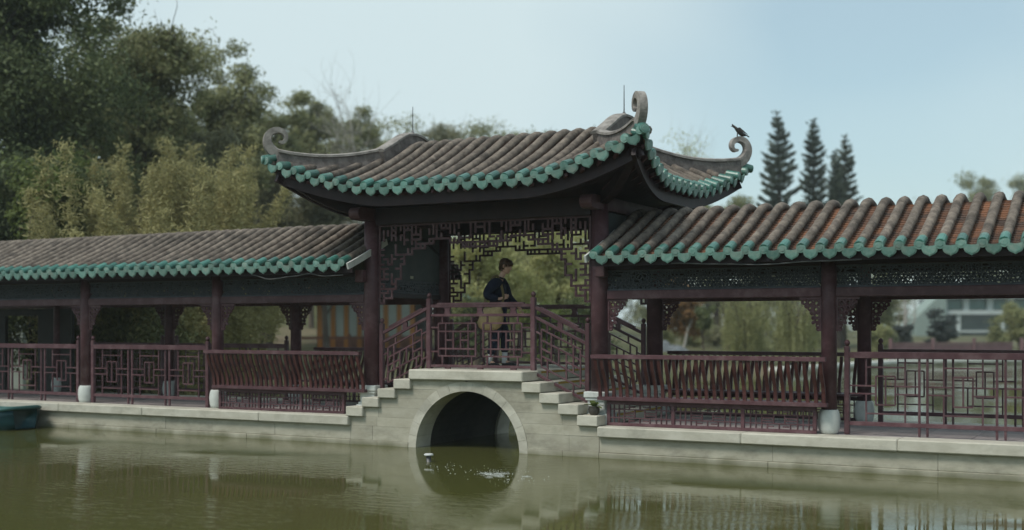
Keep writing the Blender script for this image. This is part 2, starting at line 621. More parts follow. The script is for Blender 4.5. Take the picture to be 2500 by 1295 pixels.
def platform(xa, xb, label, seed):
    r = random.Random(seed)
    p = thing('stone_platform', ((xa + xb) / 2, YC, -0.6), label, 'platform')
    mk('core', MB().box(xa + .012, xb - .012, Y0 + .05, Y1 - .05, -1.2, 0.30), M['stone_wall'], p)
    # coping stones, front and back
    for front in (True, False):
        x = xa
        while x < xb - 0.02:
            ln = r.uniform(1.9, 2.8)
            x2 = x + ln if xb - (x + ln) > 0.8 else xb
            ya, yb = (COP_Y, COP_Y + .42) if front else (Y1 - .34, Y1 + .08)
            dz = r.uniform(-.003, .003)
            stone(p, x + .002, x2 - .002, ya + r.uniform(-.004, .004), yb, 0.302, 0.452 + dz, 'stone', 'coping_stone', 0.014, .006)
            x = x2
    # two courses of wall stones: a low plinth at the water and the facing above
    for z0, z1, dy in ((-1.2, 0.075, -.018), (0.077, 0.30, 0.0)):
        x = xa
        while x < xb - 0.02:
            ln = r.uniform(1.5, 2.6)
            x2 = x + ln if xb - (x + ln) > 0.7 else xb
            stone(p, x + .001, x2 - .001, Y0 + dy + r.uniform(-.003, .003), Y0 + .3, z0, z1, 'stone_wall', 'wall_stone', 0.006, .003)
            x = x2
    # paving inside
    x = xa
    while x < xb - .02:
        x2 = min(x + 0.62, xb)
        for k in range(4):
            ya = COP_Y + .424 + k * 0.545
            stone(p, x + .002, x2 - .002, ya + .002, ya + .541, .33, .446 + r.uniform(-.002, .002), 'floor', 'floor_slab', 0.005, 0)
        x = x2
    return p


platform(-24.5, -11.435, 'long pale granite platform wall under the grey-roofed corridor, left of the arch', 3)
platform(-7.075, 1.2, 'long pale granite platform wall under the orange-pan roof corridor, right of the arch', 4)

# ------------------------------------------------------------------ the arch bridge
bridge = thing('arch_bridge', (XC, YC, -0.6), 'pale granite arch bridge with stepped sides over the green water', 'bridge')
R_IN, R_OUT, STILT = 0.912, 1.055, -0.015
NV = 15


def arch_pt(r, ang):
    return XC + r * math.cos(ang), STILT + r * math.sin(ang)


for side, (ya, yb) in enumerate(((Y0 - .006, Y0 + .42), (Y1 - .42, Y1 + .006))):
    for k in range(NV):                       # voussoirs
        a0, a1 = math.pi * k / NV, math.pi * (k + 1) / NV
        poly = []
        g_ = .0016
        for i in range(5):
            a = a0 + g_ + (a1 - a0 - 2 * g_) * i / 4
            poly.append(arch_pt(R_OUT, a))
        for i in range(4, -1, -1):
            a = a0 + g_ + (a1 - a0 - 2 * g_) * i / 4
            poly.append(arch_pt(R_IN, a))
        dy = rnd.uniform(-.003, .003) if side == 0 else 0
        mk('voussoir', MB().prism(poly, lambda u, v: (u, ya + dy, v), lambda u, v: (u, yb, v)), M['stone'], bridge)
    for s in (0, 1):                          # foot of the ring, below the water
        x0, x1 = (XC - R_OUT, XC - R_IN) if s == 0 else (XC + R_IN, XC + R_OUT)
        stone(bridge, x0, x1, ya, yb, -1.2, STILT - .003, 'stone', 'arch_footing', .004)
# the vault between the two rings, a little wider than them
v = MB()
RV = 0.96
for k in range(24):
    a0, a1 = math.pi * k / 24, math.pi * (k + 1) / 24
    (xa, za), (xb, zb) = arch_pt(RV, a0), arch_pt(RV, a1)
    v.add([(xa, Y0 + .42, za), (xb, Y0 + .42, zb), (xb, Y1 - .42, zb), (xa, Y1 - .42, za)], [(0, 1, 2, 3)])
for s in (-1, 1):
    v.add([(XC + s * RV, Y0 + .42, -1.2), (XC + s * RV, Y1 - .42, -1.2), (XC + s * RV, Y1 - .42, STILT), (XC + s * RV, Y0 + .42, STILT)], [(0, 1, 2, 3)])
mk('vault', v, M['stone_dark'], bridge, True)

STEP_X = [1.0, 1.29, 1.595, 1.90, 2.205]     # half widths of deck slab and steps
STEP_Z = [1.215, 1.06, 0.907, 0.758, 0.605, 0.45]


def ring_x(z):
    """half width of the ring's outer edge at a height"""
    zz = z - STILT
    return math.sqrt(max(R_OUT ** 2 - zz * zz, 0)) if zz > 0 else R_OUT


courses = [(-1.2, 0.075, 2.15, -.018), (0.077, 0.30, 2.15, 0), (0.302, 0.448, 2.19, 0), (0.45, 0.605, 1.93, 0), (0.607, 0.757, 1.62, 0), (0.759, 0.906, 1.32, 0), (0.908, 1.059, 1.03, 0)]
for s in (-1, 1):
    for yf, yb in ((Y0, Y0 + .38), (Y1, Y1 - .38)):
        for ci, (z0, z1, xmax, dy) in enumerate(courses):
            segs = [xmax] if xmax < 1.7 else [xmax * .5 + .55 + .1 * (ci % 2), xmax]
            if ci < 2:
                segs[-1] = 2.152 if s < 0 else 2.20
            xin = None
            for si, xo in enumerate(segs):
                poly = []
                if xin is None:
                    for i in range(9):
                        z = z0 + (z1 - z0) * i / 8
                        poly.append((max(ring_x(z), 0.02) + .0015, z))
                else:
                    poly += [(xin + .003, z0), (xin + .003, z1)]
                poly += [(xo, z1), (xo, z0)]
                poly = [(XC + s * u, v_) for u, v_ in poly]
                d = dy + rnd.uniform(-.003, .003)
                yy = yf + d if yf < YC else yf - d
                mk('wall_stone', MB().prism(poly, lambda u, v_: (u, yy, v_), lambda u, v_: (u, yb, v_)), M['stone_wall'], bridge)
                xin = xo
# core that closes the inside above the vault
for s in (-1, 1):
    cb = MB()
    for z0, z1, xm in ((-1.2, .30, 2.1), (.30, .605, 1.9), (.605, .757, 1.6), (.757, .906, 1.3), (.906, 1.058, 1.0)):
        xi = math.sqrt(max(RV ** 2 - max(z0 - STILT, 0) ** 2, 0)) + .004
        a, b_ = sorted((XC + s * (xi + .004), XC + s * (xm - .03)))
        if b_ - a > .02 and z1 < .95:
            cb.box(a, b_, Y0 + .385, Y1 - .385, z0, z1 - .003)
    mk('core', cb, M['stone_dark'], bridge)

# deck slab and the step blocks with painted nosings
stone(bridge, XC - 1.0, XC + 1.0, COP_Y, Y1 + .08, STEP_Z[1] + .002, STEP_Z[0], 'stone', 'deck_slab', .014, .004)
for s in (-1, 1):
    for k in range(4):
        xi = STEP_X[k] - (.02 if k == 0 else .02)
        xo = STEP_X[k + 1]
        a, b_ = sorted((XC + s * xi, XC + s * xo))
        o = stone(bridge, a, b_, COP_Y + .012 + rnd.uniform(-.004, .004), Y1 + .07, STEP_Z[k + 2] + .002, STEP_Z[k + 1] - (.002 if k else .002), 'stone', 'step_block', .010, .005)
        e = XC + s * (xo + .0025)
        ny = MB().box(min(e, e - s * .005), max(e, e - s * .005), .12, 2.06, STEP_Z[k + 1] - .045, STEP_Z[k + 1] - .012)
        mk('nosing_strip', ny, M['yellow'], o)
    e = XC + s * (1.0 + .0025)
    mk('nosing_strip', MB().box(min(e, e - s * .005), max(e, e - s * .005), .12, 2.06, 1.17, 1.203), M['yellow'], bridge)
# ------------------------------------------------------------------ roof tiles
def resample(path, step):
    path = [Vector(p) for p in path]
    ds = [0]
    for a, b_ in zip(path, path[1:]):
        ds.append(ds[-1] + (b_ - a).length)
    n = max(2, int(round(ds[-1] / step)) + 1)
    out = []
    j = 0
    for i in range(n):
        d = ds[-1] * i / (n - 1)
        while j < len(ds) - 2 and ds[j + 1] < d:
            j += 1
        f = (d - ds[j]) / max(ds[j + 1] - ds[j], 1e-9)
        out.append(path[j].lerp(path[j + 1], f))
    return out


def cover_row(mb, path, r=0.064, step=0.24):
    """one row of overlapping half-round cover tiles"""
    pts = resample(path, step / 2)
    pp, rr = [], []
    for i, p in enumerate(pts):
        if i % 2 == 0 and i > 0:
            q = p + (pts[i - 1] - p) * 0.09
            pp.append(q); rr.append(r * rnd.uniform(0.985, 1.01))
            pp.append(p); rr.append(r * rnd.uniform(1.02, 1.07))
        else:
            pp.append(p); rr.append(r * rnd.uniform(0.98, 1.04))
    mb.tube(pp, rr, 9, True, 0.007)


def pan_row(mb, path, across, half=0.1235, step=0.085, sag=0.03, lip=0.014):
    """one trough of stepped pan tiles between two cover rows"""
    pts = resample(path, step)
    A = Vector(across)
    sec = [(-1, sag), (-.5, sag * .25), (0, 0), (.5, sag * .25), (1, sag)]
    vs, fs = [], []
    for i in range(len(pts) - 1):
        j = rnd.uniform(-.003, .003)
        for p, up in ((pts[i], lip + j), (pts[i + 1], 0.0)):
            for u, h in sec:
                vs.append(p + A * (u * half) + Vector((0, 0, h + up)))
    n = len(sec)
    for r_ in range(len(vs) // n - 1):
        for k in range(n - 1):
            fs.append((r_ * n + k, r_ * n + k + 1, (r_ + 1) * n + k + 1, (r_ + 1) * n + k))
    mb.add(vs, fs)


def make_end_tile(r=0.066, ln=0.22):
    """green half-round end tile with its round face; local +Y runs up the slope"""
    mb = MB()
    n = 14
    mb.tube([(0, 0, 0), (0, .012, 0), (0, ln * .5, 0), (0, ln, 0)], [r * .99, r * 1.03, r, r * .97], n)
    return mb.mesh('end_tile', M['glaze'], (0, 0, 0), False)


def make_end_face(r=0.066):
    mb = MB()
    mb.tube([(0, -.008, 0), (0, .004, 0)], [r * .93, r * 1.0], 16)
    mb.tube([(0, -.013, 0), (0, -.008, 0)], [r * .55, r * .62], 12)
    return mb.mesh('end_face', M['glaze_pale'], (0, 0, 0), False)


def make_drip_tile(wd=0.096):
    """hanging drip tile: a plate with a curved top and a pointed lip; local -Y outward, hanging down"""
    mb = MB()
    poly = []
    for i in range(9):
        u = -1 + 2 * i / 8
        poly.append((u * wd, 0.012 - 0.022 * (1 - u * u)))
    low = [(1.0, -.028), (.97, -.052), (.88, -.078), (.72, -.098), (.52, -.110), (.32, -.117), (.14, -.127), (0, -.137), (-.14, -.127), (-.32, -.117), (-.52, -.110), (-.72, -.098), (-.88, -.078), (-.97, -.052), (-1.0, -.028)]
    poly += [(u * wd, z) for u, z in low]
    mb.prism(poly, lambda u, v: (u, v * -.18 - .012, v), lambda u, v: (u, v * -.18 + .006, v))
    inner = [(u * .84, v * .84 - .006) for u, v in poly]
    mb.prism(inner, lambda u, v: (u, v * -.18 - .018, v), lambda u, v: (u, v * -.18 - .011, v))
    return mb.mesh('drip_tile', M['glaze_pale'], (0, 0, 0), False)


END_ME, FACE_ME, DRIP_ME = make_end_tile(), make_end_face(), make_drip_tile()


def eave_pieces(roof, p, q, yaw, drip_p, roll=0.0):
    """end tile at p looking back along p->q; drip tile at drip_p; yaw turns local -Y to the outward side"""
    d = (Vector(q) - Vector(p)).normalized()
    pitch = math.asin(max(-1, min(1, d.z)))
    j = lambda s_: rnd.uniform(-s_, s_)
    if p is not None:
        inst('end_tile', END_ME, p, roof, (pitch + j(.03), j(.02), yaw + j(.03)))
        inst('end_face', FACE_ME, Vector(p) - d * .002, roof, (pitch * .35 + j(.05), j(.3), yaw + j(.04)))
    if drip_p is not None:
        inst('drip_tile', DRIP_ME, drip_p, roof, (j(.06), roll + j(.04), yaw + j(.04)))


# ------------------------------------------------------------------ corridor roofs
def corr_z(y):
    u = (y + .70) / (YC + .70)
    z = 2.905 + .80 * (.84 * u + .16 * u * u)
    if y > .80:
        z -= (y - .80) ** 2 * .92
    return z


def corr_path(x, y0=-.70, y1=YC + .42):
    ys = np.linspace(y0, y1, 30)
    return [(x, y, corr_z(y) if y <= YC else corr_z(2 * YC - y)) for y in ys]


def corridor_roof(root, xs, xa, xb, board_x, board_side):
    """xs: x of the cover rows from the pavilion outwards"""
    sgn = 1 if xs[1] > xs[0] else -1
    base = MB()                                   # boarding under the tiles, both slopes
    for s in (0, 1):
        prof = [(y, corr_z(y) - .085) for y in np.linspace(-.62, YC, 12)]
        if s:
            prof = [(2 * YC - y, z) for y, z in prof]
        vs = [(x, y, z) for x in (xa, xb) for y, z in prof] + [(x, y, z - .03) for x in (xa, xb) for y, z in prof]
        n = len(prof)
        fs = []
        for i in range(n - 1):
            fs += [(i, i + 1, n + i + 1, n + i), (2 * n + i, 3 * n + i, 3 * n + i + 1, 2 * n + i + 1)]
        base.add(vs, fs)
    roof = mk('roof', base, M['wood_dark_shade'], root)
    WP[roof.name] = WP[roof.name]
    for i, x in enumerate(xs):
        mb = MB()
        cover_row(mb, corr_path(x, -.52), 0.064)
        mk('tile_row', mb, M['tile'], roof, True)
        xm = x + sgn * PITCH / 2
        mb = MB()
        pp = [(a, b_, c - .078) for a, b_, c in corr_path(xm, -.70, YC + .2)]
        pan_row(mb, pp, (1, 0, 0))
        mk('pan_row', mb, M['pan'], roof)
        eave_pieces(roof, Vector((x, -.72, corr_z(-.72))), Vector((x, -.5, corr_z(-.5))), 0, Vector((xm, -.715, corr_z(-.70) - .022)))
    # far slope, out of sight: joined
    mb = MB()
    for x in xs:
        cover_row(mb, [(a, 2 * YC - b_, c) for a, b_, c in corr_path(x, -.70, YC - .3)], .066)
        pan_row(mb, [(a + sgn * PITCH / 2, 2 * YC - b_, c - .078) for a, b_, c in corr_path(x, -.70, YC)], (1, 0, 0), step=.3)
    fo = mk('far_slope_tiles', mb, M['tile'], roof, True)
    fo['kind'] = 'stuff'
    # eave boards
    for yy in (-.60, 2 * YC + .60):
        mk('eave_board', MB().box(xa, xb, yy - .016, yy + .016, 2.735, 2.835), M['wood_dark_shade'], roof)
    # white barge board at the pavilion end
    bd = MB()
    p = [(board_x, y, corr_z(y) - .055) for y in np.linspace(-.74, .35, 8)]
    bd.sweep(p, lambda i: [(-.016, -.055), (.016, -.055), (.016, .045), (-.016, .045)], lambda i, d: Vector((1, 0, 0)))
    mk('barge_board', bd, M['white_board'], roof, label='white painted board at the end of the roof')
    # rafters under the near eave
    rf = MB().box(-.03, .03, 0, 1.0, -.05, 0).mesh('rafter', M['wood_dark_shade'], (0, 0, 0))
    x = min(xa, xb) + .1
    while x < max(xa, xb) - .05:
        inst('rafter', rf, (x, -.58, corr_z(-.58) - .118), roof, (math.atan(.39), 0, 0))
        x += .49
    return roof


# ------------------------------------------------------------------ pavilion roof: hips with curled ends, gables, rolled ridge
GX_, GY_ = 1.95, 0.20                     # gable plane (from the middle) and where its foot meets the front slope
HX, HY = 3.24, -1.27                      # corner in plan


def fl(t):
    return max(0.0, t) ** 1.6


def eave_front(a):
    t_ = fl((a - 1.2) / 2.04)
    return -1.0 - .27 * t_, 4.03 + .50 * t_          # y, z of the tile axis


def eave_side(b_):
    t_ = fl((b_ - .55) / 1.81)
    return 2.97 + .27 * t_, 4.03 + .50 * t_          # a, z


def front_z(a, y):
    ye, ze = eave_front(a)
    u = (y - ye) / (YC - ye)
    z = 4.03 + 1.04 * (.72 * u + .28 * u * u) + (ze - 4.03) * max(0, 1 - u) ** 1.2
    if y > .72:
        z -= (y - .72) ** 2 * .86
    return z


def hip_y(a):
    return GY_ + (HY - GY_) * (a - GX_) / (HX - GX_)


def hip_a(b_):
    return GX_ + (b_ - (YC - GY_)) * (HX - GX_) / ((YC - HY) - (YC - GY_))


def front_path(x, dz=0.0, y_extra=0.0, over=.40):
    a = abs(x - XC)
    ye, _ = eave_front(a)
    if a <= GX_:
        ys = np.linspace(ye + y_extra, YC + over, 26)
        return [(x, y, (front_z(a, y) if y <= YC else front_z(a, 2 * YC - y)) + dz) for y in ys]
    y1 = max(hip_y(a), ye + y_extra + .05)
    ys = np.linspace(ye + y_extra, y1, 9)
    return [(x, y, front_z(a, y) + dz) for y in ys]


def side_path(y, s, dz=0.0, extra=0.0):
    b_ = abs(y - YC)
    ae, ze = eave_side(b_)
    if b_ <= YC - GY_:
        a1, z1 = GX_, front_z(GX_, GY_)
    else:
        a1 = min(hip_a(b_), ae - .05)
        z1 = front_z(a1, YC - b_)
    out = []
    for i in range(10):
        f = i / 9
        a = ae + (a1 - ae) * f
        if a > ae - extra:
            a = ae - extra * (1 - f * .01)
        z = ze + (z1 - ze) * (.78 * f + .22 * f * f)
        out.append((XC + s * a, y, z + dz))
    return out


def pavilion_roof(root):
    # soffit boarding from the eaves in to the beams
    sb = MB()
    outer, inner = [], []
    n = 28
    for k in range(n + 1):                                  # front
        x = -3.24 + 6.48 * k / n
        ye, ze = eave_front(abs(x))
        outer.append((XC + x * .985, ye + .05, ze - .085)); inner.append((XC + 2.1 * x / 3.24, -.02, 3.80))
    for k in range(1, n):                                   # right
        y = -1.27 + 4.72 * k / n
        ae, ze = eave_side(abs(y - YC))
        outer.append((XC + ae - .05, YC + (y - YC) * .985, ze - .085)); inner.append((XC + 2.1, YC + (y - YC) * 1.11 / 2.36, 3.80))
    for k in range(n + 1):                                  # back
        x = 3.24 - 6.48 * k / n
        ye, ze = eave_front(abs(x))
        outer.append((XC + x * .985, 2 * YC - ye - .05, ze - .085)); inner.append((XC + 2.1 * x / 3.24, 2 * YC + .02, 3.80))
    for k in range(1, n):                                   # left
        y = 3.45 - 4.72 * k / n
        ae, ze = eave_side(abs(y - YC))
        outer.append((XC - ae + .05, YC + (y - YC) * .985, ze - .085)); inner.append((XC - 2.1, YC + (y - YC) * 1.11 / 2.36, 3.80))
    m = len(outer)
    mid = [tuple(o_ * .45 + i_ * .55 for o_, i_ in zip(o, i)) for o, i in zip(outer, inner)]
    mid = [(p[0], p[1], p[2] - .07) for p in mid]
    sb.add(outer + mid + inner, [(i, m + i, m + (i + 1) % m, (i + 1) % m) for i in range(m)] + [(m + i, 2 * m + i, 2 * m + (i + 1) % m, m + (i + 1) % m) for i in range(m)])
    # ceiling that closes the middle
    sb.add([(XC - 2.1, -.02, 3.81), (XC + 2.1, -.02, 3.81), (XC + 2.1, 2 * YC + .02, 3.81), (XC - 2.1, 2 * YC + .02, 3.81)], [(0, 1, 2, 3)])
    roof = mk('roof', sb, M['wood_dark_shade'], root)
    # curved fascia beams under the eaves
    for q in range(4):
        path = []
        for k in range(25):
            f = k / 24
            if q in (0, 2):
                x = -3.12 + 6.24 * f
                ye, ze = eave_front(abs(x))
                y = ye + .17 if q == 0 else 2 * YC - ye - .17
                path.append((XC + x, y, ze - .20))
            else:
                y = -1.15 + 4.48 * f
                ae, ze = eave_side(abs(y - YC))
                path.append((XC + (ae - .17) * (1 if q == 1 else -1), y, ze - .20))
        fb = MB().sweep(path, lambda i: [(-.03, -.10), (.03, -.10), (.03, .085), (-.03, .085)])
        mk('fascia_beam', fb, M['wood_dark_shade'], roof)
    # front rows
    nrow = 13
    for k in range(-nrow, nrow + 1):
        x = XC + k * PITCH
        a = abs(k * PITCH)
        pth = front_path(x, 0, .2)
        mb = MB()
        cover_row(mb, pth, .066)
        mk('tile_row', mb, M['tile'], roof, True)
        ye, ze = eave_front(a)
        p = Vector((x, ye - .02, front_z(a, ye) - .004))
        q = Vector((x, ye + .2, front_z(a, ye + .2)))
        eave_pieces(roof, p, q, 0, None)
        if k < nrow:
            xm = x + PITCH / 2
            am = abs(xm - XC)
            mb = MB()
            pan_row(mb, front_path(xm, -.078, 0, .2), (1, 0, (front_z(abs(xm + .05 - XC), eave_front(am)[0]) - front_z(abs(xm - .05 - XC), eave_front(am)[0])) * 10 * .6))
            mk('pan_row', mb, M['pan'], roof)
            ye, ze = eave_front(am)
            sl = (eave_front(abs(xm + .06 - XC))[1] - eave_front(abs(xm - .06 - XC))[1]) / .12
            eave_pieces(roof, p, q, 0, None) if False else inst('drip_tile', DRIP_ME, (xm, ye - .015, ze - .024), roof, (rnd.uniform(-.05, .05), -math.atan(sl) * .8, rnd.uniform(-.04, .04)))
    # right side rows (in view)
    ns = 9
    for k in range(-ns, ns + 1):
        y = YC + k * PITCH
        b_ = abs(k * PITCH)
        ae, ze = eave_side(b_)
        mb = MB()
        cover_row(mb, side_path(y, 1, 0, .2), .064)
        mk('tile_row', mb, M['tile'], roof, True)
        pth = side_path(y, 1)
        d = Vector(pth[1]) - Vector(pth[0])
        p = Vector(pth[0]) + Vector((.02, 0, -.004))
        eave_pieces(roof, p, p + d, math.pi / 2, None)
        if k < ns:
            ym = y + PITCH / 2
            mb = MB()
            bm_ = abs(ym - YC)
            sl = (eave_side(abs(ym + .06 - YC))[1] - eave_side(abs(ym - .06 - YC))[1]) / .12
            pan_row(mb, side_path(ym, 1, -.078), (0, 1, sl * .6))
            mk('pan_row', mb, M['pan'], roof)
            am, zm = eave_side(bm_)
            inst('drip_tile', DRIP_ME, (XC + am + .015, ym, zm - .024), roof, (rnd.uniform(-.05, .05), -math.atan(sl) * .8, math.pi / 2 + rnd.uniform(-.04, .04)))
    # corner end tiles on the hips
    for sx, sy in ((-1, -1), (1, -1), (1, 1), (-1, 1)):
        cx_, cy_ = XC + sx * (HX - .02), (HY + .02 if sy < 0 else 2 * YC - HY - .02)
        yaw = math.atan2(sx, -sy)
        inst('corner_tile', END_ME, (cx_ + sx * .03, cy_ + sy * .03, 4.52), roof, (.25, 0, yaw))
        inst('end_face', FACE_ME, (cx_ + sx * .032, cy_ + sy * .032, 4.52), roof, (.1, 0, yaw))
    # left side and back slopes, away from the camera: joined rows
    mb = MB()
    for k in range(-ns, ns + 1):
        cover_row(mb, side_path(YC + k * PITCH, -1), .064)
        pan_row(mb, side_path(YC + (k + .5) * PITCH if k < ns else YC, -1, -.078), (0, 1, 0), step=.25)
    o = mk('side_slope_tiles', mb, M['tile'], roof, True)
    o['kind'] = 'stuff'
    mb = MB()
    for k in range(-nrow, nrow + 1):
        mir = lambda pts: [(p[0], 2 * YC - p[1], p[2]) for p in pts]
        cover_row(mb, mir(front_path(XC + k * PITCH, 0, 0, -.3)), .064)
        if k < nrow:
            pan_row(mb, mir(front_path(XC + (k + .5) * PITCH, -.078, 0, 0)), (1, 0, 0), step=.25)
    o = mk('back_slope_tiles', mb, M['tile'], roof, True)
    o['kind'] = 'stuff'

    # ridges ------------------------------------------------------------
    def ridge(path, h, name, wd=.075, taper=None):
        body, capm = MB(), MB()
        k_ = (lambda i: 1.0) if taper is None else taper
        body.sweep(path, lambda i: [(-wd, -.09), (wd, -.09), (wd * .9, h * k_(i)), (-wd * .9, h * k_(i))])
        capm.sweep(path, lambda i: [(-wd * 1.25, h * k_(i) + .001), (wd * 1.25, h * k_(i) + .001), (wd * 1.25, h * k_(i) + .035), (wd * .7, h * k_(i) + .055), (-wd * .7, h * k_(i) + .055), (-wd * 1.25, h * k_(i) + .035)])
        o_ = mk(name, body, M['ridge'], roof)
        c_ = mk('ridge_cap', capm, M['ridge_cap'], roof)
        return o_

    for sx in (-1, 1):
        for sy in (-1, 1):
            Yf = (lambda y: y) if sy < 0 else (lambda y: 2 * YC - y)
            # hip ridge
            path = []
            for k in range(15):
                f = k / 14
                a = GX_ - .02 + (HX - .12 - GX_) * f
                y = hip_y(a)
                path.append((XC + sx * a, Yf(y), front_z(a, y) + .03))
            ridge(path, .13, 'hip_ridge', .075)
            # curled end: a scroll in the vertical plane of the hip
            out = Vector((sx * (HX - GX_), sy * (GY_ - HY), 0)).normalized()
            base = Vector(path[-1])
            sp = [(-.30, .015), (-.12, .03), (.02, .075), (.12, .16), (.175, .27), (.175, .38), (.12, .475), (.02, .52), (-.075, .50), (-.135, .435), (-.14, .355), (-.10, .305), (-.05, .30), (-.03, .33)]
            th = [.08, .09, .095, .088, .078, .07, .064, .058, .05, .042, .036, .031, .027, .022]
            # smooth
            sp2, th2 = [], []
            for i in range(len(sp) - 1):
                for j_ in range(3):
                    f = j_ / 3
                    p0 = sp[max(i - 1, 0)]; p1 = sp[i]; p2 = sp[i + 1]; p3 = sp[min(i + 2, len(sp) - 1)]
                    cr = lambda a0, a1, a2, a3: .5 * (2 * a1 + (a2 - a0) * f + (2 * a0 - 5 * a1 + 4 * a2 - a3) * f * f + (3 * a1 - a0 - 3 * a2 + a3) * f ** 3)
                    sp2.append((cr(p0[0], p1[0], p2[0], p3[0]), cr(p0[1], p1[1], p2[1], p3[1])))
                    th2.append(th[i] + (th[i + 1] - th[i]) * f)
            pts3 = [base + out * (u * .86 - .02) + Vector((0, 0, v_ * .80 + .06)) for u, v_ in sp2]
            sidev = Vector((0, 0, 1)).cross(out).normalized()
            wv = [.064 - .026 * i / len(pts3) for i in range(len(pts3))]
            cm = MB().sweep(pts3, lambda i: [(-wv[i], -th2[i]), (wv[i], -th2[i]), (wv[i] * 1.1, th2[i] * .55), (wv[i] * .6, th2[i] * .8), (-wv[i] * .6, th2[i] * .8), (-wv[i] * 1.1, th2[i] * .55)], lambda i, d: -sidev)
            mk('curled_finial', cm, M['ridge'] if False else M['ridge_cap'], roof)
        # gable ridges run up the slope, over the top and down the back
        path = []
        for y in np.linspace(GY_ - .06, YC, 14):
            path.append((XC + sx * GX_, y, front_z(GX_, y) + .02))
        path += [(p[0], 2 * YC - p[1], p[2]) for p in path[-2::-1]]
        ridge(path, .15, 'gable_ridge', .085)
        # gable wall
        poly = [(y, front_z(GX_, y if y <= YC else 2 * YC - y) - .02) for y in np.linspace(GY_, 2 * YC - GY_, 17)]
        poly += [(2 * YC - GY_, 4.3), (GY_, 4.3)]
        xg = XC + sx * (GX_ - .02)
        mk('gable_wall', MB().prism(poly, lambda u, v_: (xg - .03, u, v_), lambda u, v_: (xg + .03, u, v_)), M['ridge'], roof)
        # lightning rod on the peak
        ztop = front_z(GX_, YC) + .22
        rod = MB().tube([(XC + sx * GX_, YC, ztop - .02), (XC + sx * GX_, YC, ztop + .46)], [.011, .006], 6)
        rod.lathe([(.03, -.02), (.03, .02), (.012, .05)], 8, (XC + sx * GX_, YC, ztop))
        mk('lightning_rod', rod, M['metal'], roof)
    # rafters under the right and front eaves, painted ends
    for k in range(-8, 9):
        y = YC + k * .27
        ae, ze = eave_side(abs(y - YC))
        barobj('rafter', (XC + ae - .05, y, ze - .125), (XC + 2.2, YC + (y - YC) * .62, 3.86), .05, .05, M['wood'], roof)
    for k in range(-11, 12):
        x = k * .28
        ye, ze = eave_front(abs(x))
        barobj('rafter', (XC + x, ye + .05, ze - .125), (XC + x * .72, -.1, 3.86), .05, .05, M['wood'], roof)
    return roof
# ------------------------------------------------------------------ carved corner brackets, friezes, fretwork
def bracket_mesh():
    """pierced scroll bracket in the XZ plane; corner at the origin, spreads to +X and down"""
    mb = MB()
    mb.box(0, .30, -.022, .022, -.035, 0)
    mb.box(0, .03, -.022, .022, -.46, -.035)
    r = random.Random(11)
    spots = [(.07, -.08, .045), (.155, -.075, .042), (.235, -.07, .036), (.075, -.165, .045), (.155, -.15, .036), (.205, -.12, .026), (.07, -.245, .040), (.13, -.21, .028), (.065, -.315, .036), (.11, -.28, .022), (.055, -.38, .028), (.05, -.43, .022), (.115, -.115, .022), (.115, -.345, .016)]
    for x, z, rr in spots:
        n = 10
        a0 = r.random() * 6
        pts = []
        for k in range(n + 3):
            a = a0 + 2 * math.pi * k / n * (1.05)
            q = rr * (1 - .035 * k)
            pts.append((x + q * math.cos(a), 0, z + q * math.sin(a)))
        mb.tube(pts, [.0155] * (n + 3), 5)
    return mb.mesh('corner_bracket', M['wood'], (0, 0, 0))


BRACKET = bracket_mesh()


def frieze_mesh(length, height, name):
    """ice-crack lattice of short bars with a thin frame"""
    mb = MB()
    r = random.Random(5)
    px, pz = 0.062, 0.054
    nx, nz_ = int(length / px) + 1, int(height / pz) + 1
    P = {}
    for i in range(nx + 1):
        for k in range(nz_ + 1):
            P[i, k] = (min(max((i + (.5 if k % 2 else 0)) * length / nx + r.uniform(-.014, .014), 0), length), min(max(k * height / nz_ + r.uniform(-.011, .011), 0), height))
    for i in range(nx + 1):
        for k in range(nz_ + 1):
            for di, dk in ((1, 0), (0, 1), (1 if k % 2 else -1, 1)):
                q = (i + di, k + dk)
                if q in P and r.random() < .80:
                    a, b_ = P[i, k], P[q]
                    if math.hypot(a[0] - b_[0], a[1] - b_[1]) > .01:
                        mb.bar((a[0], 0, a[1]), (b_[0], 0, b_[1]), .018, .016, (0, 1, 0))
    mb.box(-.01, length + .01, -.02, .02, -.02, 0.01)
    mb.box(-.01, length + .01, -.02, .02, height - .01, height + .02)
    return mb.mesh(name, M['frieze'], (0, 0, 0))


FRIEZE = frieze_mesh(3.05, .27, 'lattice_frieze')
FRIEZE_SIDE = frieze_mesh(1.9, .19, 'lattice_frieze')


